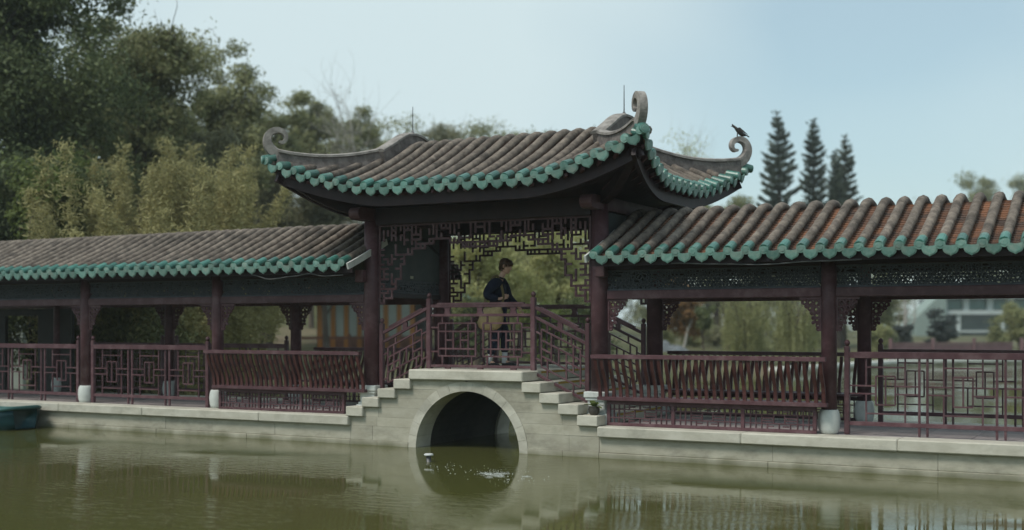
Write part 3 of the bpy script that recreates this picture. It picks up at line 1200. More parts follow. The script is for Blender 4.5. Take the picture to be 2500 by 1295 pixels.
def fret_mesh():
    """hanging fretwork valance between the pavilion columns; x from -1.9 to 1.9, top at z = 0"""
    mb = MB()
    r = random.Random(21)
    c = 0.078
    W = 24                                        # columns on each side of the middle

    def depth(i):                                 # how many cells the valance hangs at column i (0 at the middle)
        for lim, dpt in ((4, 5), (7, 4), (11, 3), (13, 4), (16, 5), (18, 6), (19, 8), (20, 11), (21, 13), (23, 15)):
            if i < lim:
                return dpt
        return 16
    cell = set()
    for i in range(W):
        for k in range(depth(i)):
            cell.add((i, k))
    E = set()

    def edges_of(i, k):
        return [((i, k), (i + 1, k)), ((i, k + 1), (i + 1, k + 1)), ((i, k), (i, k + 1)), ((i + 1, k), (i + 1, k + 1))]
    cnt = {}
    for q in cell:
        for e in edges_of(*q):
            cnt[e] = cnt.get(e, 0) + 1
    for e, n_ in cnt.items():
        if n_ == 1:
            (i0, k0), (i1, k1) = e
            if i0 == i1 == 0:
                continue                          # middle line: mirrored side follows
            E.add(e)
    # inner pieces: L shapes and short runs, seldom full crosses
    inner = sorted(e for e, n_ in cnt.items() if n_ == 2)
    r.shuffle(inner)
    deg = {}
    for e in E:
        for p in e:
            deg[p] = deg.get(p, 0) + 1
    for e in inner:
        d0, d1 = deg.get(e[0], 0), deg.get(e[1], 0)
        if d0 >= 3 or d1 >= 3:
            continue
        if d0 + d1 == 0 and r.random() < .75:
            continue
        if r.random() < .68:
            E.add(e)
            deg[e[0]] = d0 + 1
            deg[e[1]] = d1 + 1
    j = {}
    for i in range(W + 1):
        for k in range(18):
            j[i, k] = (r.uniform(-.016, .016) if 0 < i < W else 0, r.uniform(-.012, .012) if k > 0 else 0)
    for s in (-1, 1):
        for (i0, k0), (i1, k1) in E:
            # straight frets: the jitter is taken per grid line so that bars stay level or plumb
            xa, xb = i0 * c + j[i0, 0][0], i1 * c + j[i1, 0][0]
            za, zb = -k0 * c + j[0, k0][1], -k1 * c + j[0, k1][1]
            p0, p1 = Vector((s * xa, 0, za)), Vector((s * xb, 0, zb))
            d = (p1 - p0).normalized() * .0115
            mb.bar(p0 - d, p1 + d, .034, .023, (0, 1, 0))
    return mb.mesh('fretwork', M['wood'], (0, 0, 0))


# ------------------------------------------------------------------ columns
def pedestal_drum(parent, x, y):
    prof = [(.105, 0), (.122, .012), (.136, .06), (.146, .13), (.148, .18), (.142, .24), (.128, .295), (.118, .315), (.112, .32)]
    return mk('pedestal', MB().lathe(prof, 20, (x, y, .452)), M['drum'], parent, True, 'white rounded stone drum')


def corridor(xs, label, sgn, extra_bays=0):
    root = thing('covered_corridor', ((xs[0] + xs[-1]) / 2, YC, .45), label, 'corridor')
    for y in (0.0, 2 * YC):
        for i, x in enumerate(xs):
            if i == 0:
                continue                            # the pavilion's own columns stand there
            col = mk('column', MB().lathe([(.103, .772), (.103, 2.2), (.10, 2.86)], 18, (x, y, 0)), M['wood'], root, True)
            pedestal_drum(col, x, y)
        for i in range(len(xs) - 1):
            xa, xb = sorted((xs[i], xs[i + 1]))
            ra = .13 if abs(xa - COLS_R[0]) < .01 or abs(xa - COLS_L[0]) < .01 else .095
            rb = .13 if abs(xb - COLS_L[0]) < .01 else .095
            mk('lower_beam', MB().cbox(xa + ra, xb - rb, y - .05, y + .05, 2.28, 2.405, .008), M['wood'], root)
            mk('upper_beam', MB().cbox(xa + ra, xb - rb, y - .06, y + .06, 2.70, 2.80, .008), M['wood_dark_shade'], root)
            sx = (xb - xa - .22) / 3.07
            inst('lattice_frieze', FRIEZE, (xa + .11 + .01, y, 2.42), root, None, (sx, 1, 1))
            inst('corner_bracket', BRACKET, (xa + ra, y, 2.279), root)
            inst('corner_bracket', BRACKET, (xb - rb, y, 2.279), root, (0, 0, math.pi))
    for i, x in enumerate(xs):                       # cross ties and king posts
        if i == 0:
            continue
        mk('cross_beam', MB().cbox(x - .06, x + .06, -.09, 2 * YC + .09, 2.80, 2.93, .008), M['wood_dark_shade'], root)
        mk('king_post', MB().cbox(x - .05, x + .05, YC - .05, YC + .05, 2.93, 3.42, .006), M['wood_dark_shade'], root)
    return root


left = corridor(COLS_L, 'long grey-tiled covered corridor with maroon columns left of the pavilion', -1)
right = corridor(COLS_R[:3], 'covered corridor with brown tile ribs and orange pan tiles right of the pavilion', 1)
xs_l = [-11.40 - PITCH * k for k in range(52)]
xs_r = [-7.03 + PITCH * k for k in range(30)]
corridor_roof(left, xs_l, -24.4, -11.27, -11.265, -1)
corridor_roof(right, xs_r, -7.13, 0.3, -7.15, 1)

# closed far end of the left corridor: dark wall with a tall opening
wl = MB()
for a, b_, z0, z1 in ((-24.4, -22.75, .452, 2.27), (-21.70, -20.65, .452, 2.27), (-22.75, -21.70, 2.12, 2.27)):
    wl.box(a, b_, 2.14, 2.22, z0, z1)
M['dark_wall'] = material('dark_grey_wall', (0.035, 0.035, 0.034), (0.05, 0.05, 0.048), scale=2, rough=0.85)
mk('end_wall', wl, M['dark_wall'], left, label='dark wall with a tall doorway opening')

# ------------------------------------------------------------------ the pavilion
pav = thing('pavilion', (XC, YC, .45), 'tall open pavilion with swept-up green-edged roof and curled ridge ends', 'pavilion')
for x in (COLS_L[0], COLS_R[0]):
    for y in (0.0, 2 * YC):
        col = mk('column', MB().lathe([(.132, .93), (.132, 2.4), (.125, 3.72)], 20, (x, y, 0)), M['wood'], pav, True)
        pd = MB()
        pd.cbox(x - .19, x + .19, y - .19, y + .19, .452, .62, .012)
        pd.cbox(x - .165, x + .165, y - .165, y + .165, .62, .66, .01)
        pd.cbox(x - .14, x + .14, y - .14, y + .14, .66, .80, .008)
        pd.cbox(x - .165, x + .165, y - .165, y + .165, .80, .84, .008)
        pd.cbox(x - .185, x + .185, y - .185, y + .185, .84, .93, .012)
        mk('pedestal', pd, M['drum'], col, False, 'square moulded stone pedestal')
        # block under the roof edge of the corridor
        sg = -1 if x < XC else 1
        mk('beam_end_block', MB().cbox(x + sg * .10 - .075, x + sg * .10 + .075, (y - .24 if y < 1 else y + .10), (y - .10 if y < 1 else y + .24), 2.60, 2.80, .01), M['wood'], pav)
for y in (0.0, 2 * YC):
    mk('main_beam', MB().cbox(COLS_L[0] + .12, COLS_R[0] - .12, y - .07, y + .07, 3.52, 3.80, .012), M['wood_dark_shade'], pav)
    inst('fretwork_valance', fret_mesh() if y == 0 else bpy.data.objects['fretwork_valance'].data, (XC, y, 3.512), pav)
for x in (COLS_L[0], COLS_R[0]):
    tb = MB()                                       # tie beams along the depth, their rounded ends project front and back
    poly = []
    for k in range(9):
        a = -math.pi / 2 + math.pi * k / 8
        poly.append((2 * YC + .42 + .10 * math.cos(a), 3.69 + .10 * math.sin(a)))
    for k in range(9):
        a = math.pi / 2 + math.pi * k / 8
        poly.append((-.42 + .10 * math.cos(a), 3.69 + .10 * math.sin(a)))
    tb.prism(poly, lambda u, v_: (x - .095, u, v_), lambda u, v_: (x + .095, u, v_))
    mk('tie_beam', tb, M['wood'], pav)
    mk('lower_tie', MB().cbox(x - .045, x + .045, .12, 2 * YC - .12, 2.36, 2.44, .008), M['wood_dark_shade'], pav)
    inst('lattice_frieze', FRIEZE_SIDE, (x, .14, 2.455), pav, (0, 0, math.pi / 2))
    sp = mk('side_panel', MB().cbox(x - .02, x + .02, .13, 2 * YC - .13, 2.668, 3.585, .004), M['panel'], pav, label='dark grey-green board closing the side')
    if x < XC:
        mk('label_plate', MB().box(x + .021, x + .027, 1.10, 1.19, 2.70, 2.745), M['plate'], sp, label='small pale rectangular plate')
# corner beams that carry the upturned corners
for sx in (-1, 1):
    for sy in (-1, 1):
        xa = COLS_L[0] if sx < 0 else COLS_R[0]
        ya = 0 if sy < 0 else 2 * YC
        xb, yb = XC + sx * 3.05, (HY + .17 if sy < 0 else 2 * YC - HY - .17)
        pts = []
        for k in range(9):
            f = k / 8
            pts.append((xa + (xb - xa) * f, ya + (yb - ya) * f, 3.76 + .62 * f ** 2.0))
        mk('corner_beam', MB().sweep(pts, lambda i: [(-.06, -.09), (.06, -.09), (.06, .07), (-.06, .07)]), M['wood_dark_shade'], pav)
pavilion_roof(pav)


# ------------------------------------------------------------------ balustrades
def bud_finial(parent, x, y, z, r=.036):
    prof = [(r * .55, 0), (r * .55, .012), (r * .8, .02), (r * 1.05, .042), (r * 1.05, .055), (r * .8, .075), (r * .35, .088), (.003, .092)]
    return mk('finial', MB().lathe(prof, 12, (x, y, z)), M['wood'], parent, True)


def post(parent, x, y, z0, z1, wd=.075):
    p = mk('post', MB().cbox(x - wd / 2, x + wd / 2, y - wd / 2, y + wd / 2, z0, z1, .008), M['wood'], parent)
    bud_finial(p, x, y, z1 - .002)
    return p


# bars of one bridge panel in unit coordinates (u along, v up), after the photograph
def bridge_pattern():
    H, V = [], []
    for o in (0.0, 0.455):
        x0, x1 = o + .077, o + .456
        H += [(.86, x0, x1), (.18, x0, x1), (.69, x0, x1), (.33, x0, x1)]
        V += [(x0, .18, .86), (x1, .18, .86), (x0 + .075, .18, .86), (x1 - .075, .18, .86)]
        m0, m1 = x0 + .152, x1 - .152
        V += [(m0, .33, .69), (m1, .33, .69)]
        H += [(.51, x0 + .075, m0), (.51, m1, x1 - .075)]
        V += [(x0 + .04, .86, 1), (x1 - .04, .86, 1), (x0 + .04, 0, .18), (x1 - .04, 0, .18)]
    H += [(.77, 0, .077), (.27, 0, .077), (.77, .911, 1), (.27, .911, 1)]
    V = [q for q in V]
    return H, V


def lattice(parent, org, du, dv, H, V, wd=.026, dp=.03, name='lattice_bar', mat=None):
    """bars from a unit pattern on the parallelogram org + u*du + v*dv"""
    org, du, dv = Vector(org), Vector(du), Vector(dv)
    for v_, a, b_ in H:
        barobj(name, org + du * a + dv * v_, org + du * b_ + dv * v_, dp, wd, mat or M['wood'], parent)
    for u, a, b_ in V:
        barobj(name, org + du * u + dv * a, org + du * u + dv * b_, dp * .94, wd, mat or M['wood'], parent)


def bridge_balustrade(y, label):
    root = thing('bridge_balustrade', (XC, y, 1.215), label, 'balustrade', 'bridge balustrades')
    px = .93
    ex = 1.835
    for s in (-1, 1):
        post(root, XC + s * px, y, 1.216, 2.325, .078)
        post(root, XC + s * ex, y, .612, 1.93, .072)
    a, b_ = XC - px + .039, XC + px - .039
    # centre: stepped top rail, second rail, bottom rail, lattice
    barobj('top_rail', (a, y, 2.205), (b_, y, 2.205), .06, .05, M['wood'], root)
    barobj('top_rail_cap', (a + .12, y, 2.238), (b_ - .12, y, 2.238), .07, .034, M['wood'], root)
    barobj('middle_rail', (a, y, 2.06), (b_, y, 2.06), .045, .042, M['wood'], root)
    barobj('bottom_rail', (a, y, 1.262), (b_, y, 1.262), .05, .042, M['wood'], root)
    for u in (.17, .5, .83):
        x = a + (b_ - a) * u
        mk('rail_block', MB().prism([(-.055, 0), (-.04, .05), (-.055, .10), (.055, .10), (.04, .05), (.055, 0)], lambda p, q: (x + p, y - .02, 2.081 + q), lambda p, q: (x + p, y + .02, 2.081 + q)), M['wood'], root)
        mk('foot_block', MB().box(x - .05, x + .05, y - .02, y + .02, 1.216, 1.241), M['wood'], root)
    H, V = bridge_pattern()
    lattice(root, (a, y, 1.283), (b_ - a, 0, 0), (0, 0, .756), H, V)
    # sloping sides
    for s in (-1, 1):
        x0, x1 = XC + s * (px + .039), XC + s * (ex - .036)
        dz = -(.33)
        lo = dz * abs(x1 - x0) / .80
        ln = x1 - x0
        top0 = 2.205
        dzz = -.385

        def rail(nm, z, wd, hh, t0=0, t1=1):
            barobj(nm, (x0 + ln * t0, y, z + dzz * t0), (x0 + ln * t1, y, z + dzz * t1), wd, hh, M['wood'], root)
        rail('top_rail', 2.17, .06, .05)
        rail('top_rail_cap', 2.203, .07, .034, .10, .86)
        rail('middle_rail', 2.02, .045, .042)
        rail('bottom_rail', 1.17, .05, .042)
        H = [(.86, .12, .9), (.16, .12, .9), (.66, .12, .9), (.36, .12, .9), (.5, .12, .32), (.5, .62, .9), (.76, 0, .12), (.26, 0, .12), (.76, .9, 1), (.26, .9, 1)]
        V = [(.12, .16, .86), (.9, .16, .86), (.32, .36, .86), (.62, .16, .66), (.47, .36, .66), (.76, .36, .86), (.24, 0, .36), (.76, 0, .16), (.24, .86, 1), (.72, .86, 1)]
        lattice(root, (x0, y, 1.192), (ln, 0, dzz), (0, 0, .808), H, V, .024, .028)
        xm = x0 + ln * .5
        mk('rail_block', MB().box(xm - .04, xm + .04, y - .02, y + .02, 2.03 + dzz * .5, 2.15 + dzz * .5), M['wood'], root)
    return root


bridge_balustrade(0.0, 'maroon lattice balustrade on the water side of the arch bridge, nearest the camera')
bridge_balustrade(2 * YC, 'maroon lattice balustrade on the far side of the arch bridge, behind the walker')


def corr_balustrade(xa, xb, y, npan, label, group='corridor balustrades'):
    """low lattice balustrade between two corridor columns"""
    root = thing('corridor_balustrade', ((xa + xb) / 2, y, .452), label, 'balustrade', group)
    for x in (xa, xb):
        post(root, x, y, .453, 1.62, .07)
    a, b_ = xa + .035, xb - .035
    barobj('top_rail', (a, y, 1.505), (b_, y, 1.505), .075, .085, M['wood'], root)
    barobj('bottom_rail', (a, y, .60), (b_, y, .60), .05, .055, M['wood'], root)
    pw = (b_ - a) / npan
    H = [(.86, .24, .80), (.13, .24, .80), (.72, .38, .66), (.27, .38, .66), (.565, 0, .38), (.44, 0, .38), (.565, .66, 1), (.44, .66, 1)]
    V = [(.24, .565, 1), (.24, 0, .44), (.80, .565, 1), (.80, 0, .44), (.38, .27, .72), (.66, .27, .72), (.52, .27, .72)]
    for i in range(npan):
        x0 = a + pw * i + (.05 if i > 0 else 0)
        x1 = a + pw * (i + 1) - (.05 if i < npan - 1 else 0)
        lattice(root, (x0, y, .628), (x1 - x0, 0, 0), (0, 0, .835), H, V, .02, .028)
        for x in ((x0,) if i > 0 else ()) + ((x1,) if i < npan - 1 else ()):
            barobj('stile', (x, y, .453), (x, y, 1.463), .034, .03, M['wood'], root)
    return root


corr_balustrade(-17.66, -14.83, 0, 3, 'maroon lattice balustrade between the two white drums left of the slatted bench')
corr_balustrade(-20.90, -18.05, 0, 3, 'maroon lattice balustrade at the dark left end of the corridor')
corr_balustrade(-24.15, -21.3, 0, 3, 'maroon lattice balustrade at the left edge of the picture beyond the dark bay')
corr_balustrade(-3.66, -0.78, 0, 3, 'maroon lattice balustrade at the right edge of the picture')
corr_balustrade(-17.66, -14.83, 2 * YC, 3, 'far-side lattice balustrade seen through the corridor left of the slatted bench')
corr_balustrade(-20.45, -18.05, 2 * YC, 2, 'far-side lattice balustrade beside the dark end wall of the left corridor')
corr_balustrade(-3.66, -0.78, 2 * YC, 3, 'far-side lattice balustrade seen through the one at the right edge')


# ------------------------------------------------------------------ benches with curved slat backs over the water
def slat_mesh():
    pts = [(-.435, 1.415), (-.425, 1.36), (-.395, 1.27), (-.345, 1.17), (-.30, 1.08), (-.275, 1.0), (-.265, .92), (-.262, .865)]
    mb = MB()
    p3 = [(0, y, z) for y, z in pts]
    mb.sweep(p3, lambda i: [(-.024, -.017), (.024, -.017), (.024, .017), (-.024, .017)], lambda i, d: Vector((1, 0, 0)))
    return mb.mesh('back_slat', M['wood_seat'], (0, 0, 0))


SLAT = slat_mesh()


def bench(xa, xb, label, far=False, xl=None, xr=None):
    """xa..xb: top rail ends"""
    y = 0.0
    root = thing('slatted_bench', ((xa + xb) / 2, 0, .452), label, 'bench', 'curved slat benches along the corridor')
    barobj('top_rail', (xa, -.44, 1.452), (xb, -.44, 1.452), .075, .06, M['wood'], root)
    sa, sb_ = xa + .03, xb - .02
    barobj('seat_rail', (sa, -.255, .845), (sb_, -.255, .845), .10, .055, M['wood'], root)
    mk('seat_board', MB().cbox(sa + .02, sb_ - .02, -.205, .155, .835, .868, .006), M['wood'], root)
    n = 31
    for k in range(n):
        x = xa + .06 + (xb - xa - .12) * k / (n - 1)
        inst('back_slat', SLAT, (x, 0, 0), root, (0, 0, rnd.uniform(-.02, .02)))
    # lattice front below the seat
    la, lb = (xl if xl else xa + .14), (xr if xr else xb - .14)
    yf = -.18
    barobj('apron_rail', (la, yf, .785), (lb, yf, .785), .05, .06, M['wood'], root)
    barobj('foot_rail', (la, yf, .475), (lb, yf, .475), .05, .045, M['wood'], root)
    np_ = 3
    pw = (lb - la) / np_
    for i in range(np_ + 1):
        x = la + pw * i
        x = min(max(x, la + .025), lb - .025)
        barobj('stile', (x, yf, .498), (x, yf, .755), .05, .05, M['wood'], root)
    H = [(.74, 0, 1), (.27, 0, 1), (.56, .25, .42), (.42, .25, .42), (.56, .58, .76), (.42, .58, .76), (.88, .33, .42), (.12, .33, .42), (.88, .55, .64), (.12, .55, .64)]
    V = [(.085, 0, 1), (.165, 0, 1), (.25, 0, 1), (.76, 0, 1), (.84, 0, 1), (.92, 0, 1), (.42, .27, .74), (.58, .27, .74), (.33, .74, 1), (.33, 0, .27), (.50, .74, 1), (.50, 0, .27), (.66, .74, 1), (.66, 0, .27)]
    for i in range(np_):
        x0, x1 = la + pw * i + .025, la + pw * (i + 1) - .025
        lattice(root, (x0, yf, .498), (x1 - x0, 0, 0), (0, 0, .257), H, V, .017, .028)
    if far:                                         # stands on the far side of the walkway, facing the other way
        root.location = ((xa + xb) / 2, 2 * YC, .452)
        root.rotation_euler = (0, 0, math.pi)
    return root


bench(-14.50, -11.24, 'maroon bench with curved slat back left of the arch bridge', False, -14.40, -11.72)
bench(-7.19, -3.84, 'maroon bench with curved slat back right of the arch bridge', False, -7.05, -4.02)
bench(-14.50, -11.24, 'far-side slat bench seen through the left corridor next to the bridge', True)
bench(-7.19, -3.84, 'far-side slat bench seen dark through the bench right of the bridge', True)
# ------------------------------------------------------------------ vegetation
M['leaf_dark'] = leaf_material('dark_green_leaves', (0.05, 0.068, 0.032), (0.15, 0.18, 0.08), (0.23, 0.25, 0.12), 0.5)
M['leaf_olive'] = leaf_material('olive_leaves', (0.14, 0.155, 0.072), (0.31, 0.315, 0.155), (0.40, 0.395, 0.21), 0.5)
M['leaf_dull'] = leaf_material('dull_grey_green_leaves', (0.14, 0.142, 0.085), (0.27, 0.265, 0.155), (0.35, 0.325, 0.205), 0.4)
M['leaf_bright'] = leaf_material('fresh_green_leaves', (0.07, 0.10, 0.03), (0.165, 0.20, 0.06), (0.23, 0.26, 0.09), 0.6)
M['leaf_spring'] = leaf_material('pale_spring_leaves', (0.36, 0.37, 0.16), (0.58, 0.57, 0.28), (0.68, 0.65, 0.38), 0.35, 0.5)
M['leaf_willow'] = leaf_material('willow_leaves', (0.21, 0.225, 0.10), (0.37, 0.37, 0.18), (0.46, 0.45, 0.25), 0.5, 0.4)
M['leaf_bamboo'] = leaf_material('yellowing_bamboo_leaves', (0.24, 0.22, 0.10), (0.43, 0.395, 0.19), (0.52, 0.475, 0.25), 0.7, 0.4)
M['leaf_autumn'] = leaf_material('rusty_autumn_leaves', (0.13, 0.075, 0.03), (0.27, 0.145, 0.055), (0.33, 0.20, 0.09), 0.5)
M['leaf_pine'] = leaf_material('blue_green_needles', (0.075, 0.10, 0.08), (0.15, 0.175, 0.14), (0.20, 0.22, 0.18), 0.3, 0.2)
M['leaf_slate'] = leaf_material('slate_green_needles', (0.035, 0.045, 0.045), (0.075, 0.085, 0.08), None, 0.6, 0.2)


def leaf_object(name, C, D, Nn, ln, wd, mat, parent):
    """C centres, D long axes, Nn normals (arrays n x 3): one folded leaf quad each"""
    n = len(C)
    D = D / (np.linalg.norm(D, axis=1, keepdims=True) + 1e-9)
    S = np.cross(D, Nn)
    S /= (np.linalg.norm(S, axis=1, keepdims=True) + 1e-9)
    U = np.cross(S, D)
    ln = np.asarray(ln).reshape(-1, 1) * np.ones((n, 1))
    wd = np.asarray(wd).reshape(-1, 1) * np.ones((n, 1))
    Vv = np.empty((n, 4, 3))
    Vv[:, 0] = C - D * ln / 2
    Vv[:, 1] = C - S * wd / 2 + U * wd * .15
    Vv[:, 2] = C + D * ln / 2
    Vv[:, 3] = C + S * wd / 2 + U * wd * .15
    Vv = Vv.reshape(-1, 3)
    org = np.array([C[:, 0].mean(), C[:, 1].mean(), C[:, 2].min()])
    me = bpy.data.meshes.new(name)
    me.vertices.add(4 * n)
    me.vertices.foreach_set("co", (Vv - org).ravel())
    me.loops.add(4 * n)
    me.loops.foreach_set("vertex_index", np.arange(4 * n, dtype=np.int32))
    me.polygons.add(n)
    me.polygons.foreach_set("loop_start", np.arange(0, 4 * n, 4, dtype=np.int32))
    me.polygons.foreach_set("loop_total", np.full(n, 4, dtype=np.int32))
    me.materials.append(mat)
    me.update()
    o = bpy.data.objects.new(name, me)
    return link(o, org, parent)


def limb(mb, a, b_, r0, r1, rg, bend=.12, n=6, sides=6):
    a, b_ = np.array(a, float), np.array(b_, float)
    L_ = np.linalg.norm(b_ - a)
    off = rg.normal(0, 1, 3) * L_ * bend
    pts = []
    for i in range(n + 1):
        f = i / n
        pts.append(a + (b_ - a) * f + off * math.sin(math.pi * f) + (rg.normal(0, .012, 3) * L_ if 0 < i < n else 0))
    mb.tube([tuple(p) for p in pts], [r0 + (r1 - r0) * (i / n) ** .8 for i in range(n + 1)], sides, False)
    return pts


def tree(name, label, base, crown_c, crown_r, nclump, clump_r, nleaf, ll, lw, leaf, seed, bark='bark', trunk_r=.16, group=None, twigs=0, shell=.6, flat=.7, cat='tree', nlimb=14):
    rg = np.random.default_rng(seed)
    base = np.array(base, float)
    cc, cr = np.array(crown_c, float), np.array(crown_r, float)
    root = thing(name, base, label, cat, group)
    # clumps spread through the crown
    d = rg.normal(0, 1, (nclump, 3))
    d /= np.linalg.norm(d, axis=1, keepdims=True)
    rad = rg.random(nclump) ** shell
    lump = 1 + .22 * np.sin(d[:, 0] * 4.1 + seed) + .18 * np.sin(d[:, 1] * 5.3 + seed * 2) + .15 * np.sin(d[:, 2] * 6.1 + seed * 3)
    P = cc + d * rad[:, None] * cr * lump[:, None] * .86
    P[:, 2] = cc[2] + np.sign(d[:, 2]) * np.abs(d[:, 2]) ** .5 * rad * cr[2] * lump * .86
    P[:, 2] = np.maximum(P[:, 2], base[2] + .3)
    # trunk and limbs
    mb = MB()
    top = cc + np.array([0, 0, cr[2] * .25])
    tp = limb(mb, base - np.array([0, 0, .3]), top, trunk_r, trunk_r * .35, rg, .04, 8, 8)
    o = mk('trunk', mb, M[bark], root, True)
    order = rg.permutation(nclump)[:nlimb]
    lb = MB()
    for i in order:
        q = tp[int(rg.integers(3, len(tp)))]
        if P[i][2] < q[2]:
            q = tp[int(rg.integers(2, 5))]
        limb(lb, q, P[i], trunk_r * .33, trunk_r * .06, rg, .10, 5, 5)
    for i in range(twigs):
        a = P[int(rg.integers(nclump))]
        v_ = (a - cc) / np.linalg.norm(a - cc + 1e-6) + rg.normal(0, .5, 3) + np.array([0, 0, .5])
        limb(lb, a, a + v_ * clump_r * rg.uniform(.7, 1.7), trunk_r * .07, trunk_r * .025, rg, .12, 4, 4)
    br = mk('branches', lb, M[bark], root, True)
    if br:
        br['kind'] = 'stuff'
    if nleaf:
        wgt = rg.random(nclump) + .35
        idx = rg.choice(nclump, nleaf, p=wgt / wgt.sum())
        cs = clump_r * (.6 + .8 * rg.random(nclump))
        off = rg.normal(0, 1, (nleaf, 3))
        off /= np.linalg.norm(off, axis=1, keepdims=True)
        off *= (rg.random(nleaf) ** .45)[:, None] * cs[idx][:, None]
        off *= np.where(rg.random(nleaf) < .14, 1.55, 1.0)[:, None]
        off[:, 2] *= flat
        C = P[idx] + off
        Nn = off / (np.linalg.norm(off, axis=1, keepdims=True) + 1e-6) + rg.normal(0, .7, (nleaf, 3)) + np.array([0, 0, .5])
        D = rg.normal(0, 1, (nleaf, 3)) + np.array([0, 0, -.2])
        D -= Nn * (np.sum(D * Nn, 1) / np.sum(Nn * Nn, 1))[:, None]
        sz = rg.uniform(.7, 1.3, nleaf)
        cr_o = leaf_object('crown', C, D, Nn, ll * sz, lw * sz, M[leaf], root)
        cr_o['kind'] = 'stuff'
    return root


def on_ground(px, depth):
    p = view_point(px, 798, depth)
    return (p.x, p.y, float(ground_z(p.x, p.y)))


def tree_at(name, label, px, depth, y_top, y_bot, half_px, leaf, seed, nclump=90, nleaf=22000, ll=.14, lw=.07, clump=None, **kw):
    """a tree standing at a distance, with crown height and spread given as it looks from the camera"""
    b_ = on_ground(px, depth)
    zt, zb = view_point(px, y_top, depth).z, view_point(px, y_bot, depth).z
    r = half_px * depth / F_PX * 1.18
    rz = (zt - zb) / 2 * 1.12
    return tree(name, label, b_, (b_[0], b_[1], (zt + zb) / 2), (r, r * .85, rz), nclump, clump or r * .30, nleaf, ll, lw, leaf, seed, **kw)


# the dark woods at the left
tree_at('broadleaf_tree', 'huge dark green tree filling the top left corner', 20, 34, -330, 520, 300, 'leaf_dark', 1, 200, 85000, .14, .07, clump=.85, trunk_r=.34, bark='bark_dark', nlimb=26, twigs=30)
tree_at('broadleaf_tree', 'tall airy olive tree next to the huge dark tree, sky showing through its top', 345, 40, 40, 480, 190, 'leaf_olive', 2, 130, 46000, .16, .075, clump=.72, trunk_r=.26, nlimb=24, twigs=70)
tree_at('broadleaf_tree', 'olive tree with pointed top stepping down towards the pavilion', 565, 46, 165, 580, 100, 'leaf_olive', 3, 100, 32000, .15, .075, clump=.62, trunk_r=.22, nlimb=20, twigs=40)
tree_at('broadleaf_tree', 'low dark tree under the huge tree at the left edge', 60, 31, 380, 640, 190, 'leaf_dark', 4, 80, 26000, .14, .07, clump=.6, trunk_r=.16, bark='bark_dark')
tree_at('broadleaf_tree', 'small round-topped green tree behind the left curled ridge end', 760, 62, 222, 470, 80, 'leaf_olive', 5, 60, 18000, .17, .09, clump=.5, trunk_r=.16, twigs=20)
tree_at('broadleaf_tree', 'rounded green tree right of the small round-topped one, behind the left roof corner', 845, 66, 275, 520, 85, 'leaf_olive', 6, 60, 18000, .17, .09, clump=.55, trunk_r=.16, twigs=16)
tree_at('bare_tree', 'bare pale twiggy tree reaching above the left part of the pavilion roof', 860, 58, 240, 470, 90, 'leaf_dull', 7, 60, 700, .12, .06, clump=.9, trunk_r=.12, bark='bark_pale', twigs=260, nlimb=40)
tree_at('broadleaf_tree', 'grey-green scrubby tree behind the left corridor roof, below the left roof corner', 660, 52, 360, 640, 130, 'leaf_dull', 8, 100, 30000, .13, .065, clump=.55, trunk_r=.16, bark='bark', twigs=80)
tree_at('broadleaf_tree', 'dull scrubby tree directly left of the pavilion columns behind the corridor', 800, 50, 410, 680, 110, 'leaf_dull', 9, 90, 26000, .13, .065, clump=.5, trunk_r=.14, twigs=60)
tree_at('broadleaf_tree', 'olive scrub tree behind the yellow bamboo', 480, 41, 320, 660, 130, 'leaf_dull', 10, 90, 28000, .13, .065, clump=.55, trunk_r=.16, twigs=60)
tree_at('broadleaf_tree', 'green bushy tree left of the yellow bamboo', 130, 29, 400, 700, 90, 'leaf_bright', 11, 70, 20000, .12, .06, clump=.42, trunk_r=.13)
tree_at('broadleaf_tree', 'olive tree filling the slope just left of the left curled ridge end', 655, 55, 255, 600, 70, 'leaf_olive', 12, 70, 20000, .15, .075, clump=.55, trunk_r=.16, twigs=30)
tree_at('broadleaf_tree', 'dark tree filling the gap between the huge tree and the bamboo', 150, 42, 130, 640, 170, 'leaf_dark', 13, 90, 30000, .16, .08, clump=.75, trunk_r=.2, bark='bark_dark', twigs=20)
tree_at('broadleaf_tree', 'olive tree behind the middle bamboo plumes', 400, 47, 230, 640, 150, 'leaf_olive', 14, 80, 24000, .16, .08, clump=.7, trunk_r=.2, twigs=20)
# tree tops over the pavilion roof
for i, (px, top, hw, lab) in enumerate(((965, 310, 70, 'dark tree top just left of the pavilion ridge, under the thin rod'), (1085, 306, 85, 'dull tree top peeking over the left part of the pavilion ridge'),
                                        (1235, 316, 110, 'low tree top peeking over the middle of the pavilion ridge'), (1395, 312, 70, 'small bright tree top over the right part of the pavilion ridge'))):
    tree_at('broadleaf_tree', lab, px, 70, top, 560, hw * 1.15, ('leaf_olive', 'leaf_dull', 'leaf_olive', 'leaf_bright')[i], 20 + i, 80, 20000, .18, .09, clump=.7, trunk_r=.18, twigs=14, group='tree tops behind the pavilion')
tree_at('bare_tree', 'thin twiggy tree with few yellow leaves between the pavilion and the pines', 1665, 60, 335, 560, 62, 'leaf_spring', 30, 50, 1500, .15, .08, clump=.7, trunk_r=.09, bark='bark_pale', twigs=150, nlimb=26)
tree_at('broadleaf_tree', 'low green tree top under the far right curled ridge end', 1775, 64, 486, 640, 60, 'leaf_olive', 31, 40, 9000, .16, .08, clump=.5, trunk_r=.12)
tree_at('broadleaf_tree', 'yellow-green tree showing over the right corridor roof', 2310, 172, 445, 720, 95, 'leaf_olive', 32, 60, 14000, .44, .22, clump=1.6, trunk_r=.15, twigs=14)
tree_at('broadleaf_tree', 'taller sprig of yellow-green tree over the right corridor roof', 2400, 176, 418, 720, 48, 'leaf_olive', 33, 36, 8000, .44, .22, clump=1.3, trunk_r=.13, twigs=10)
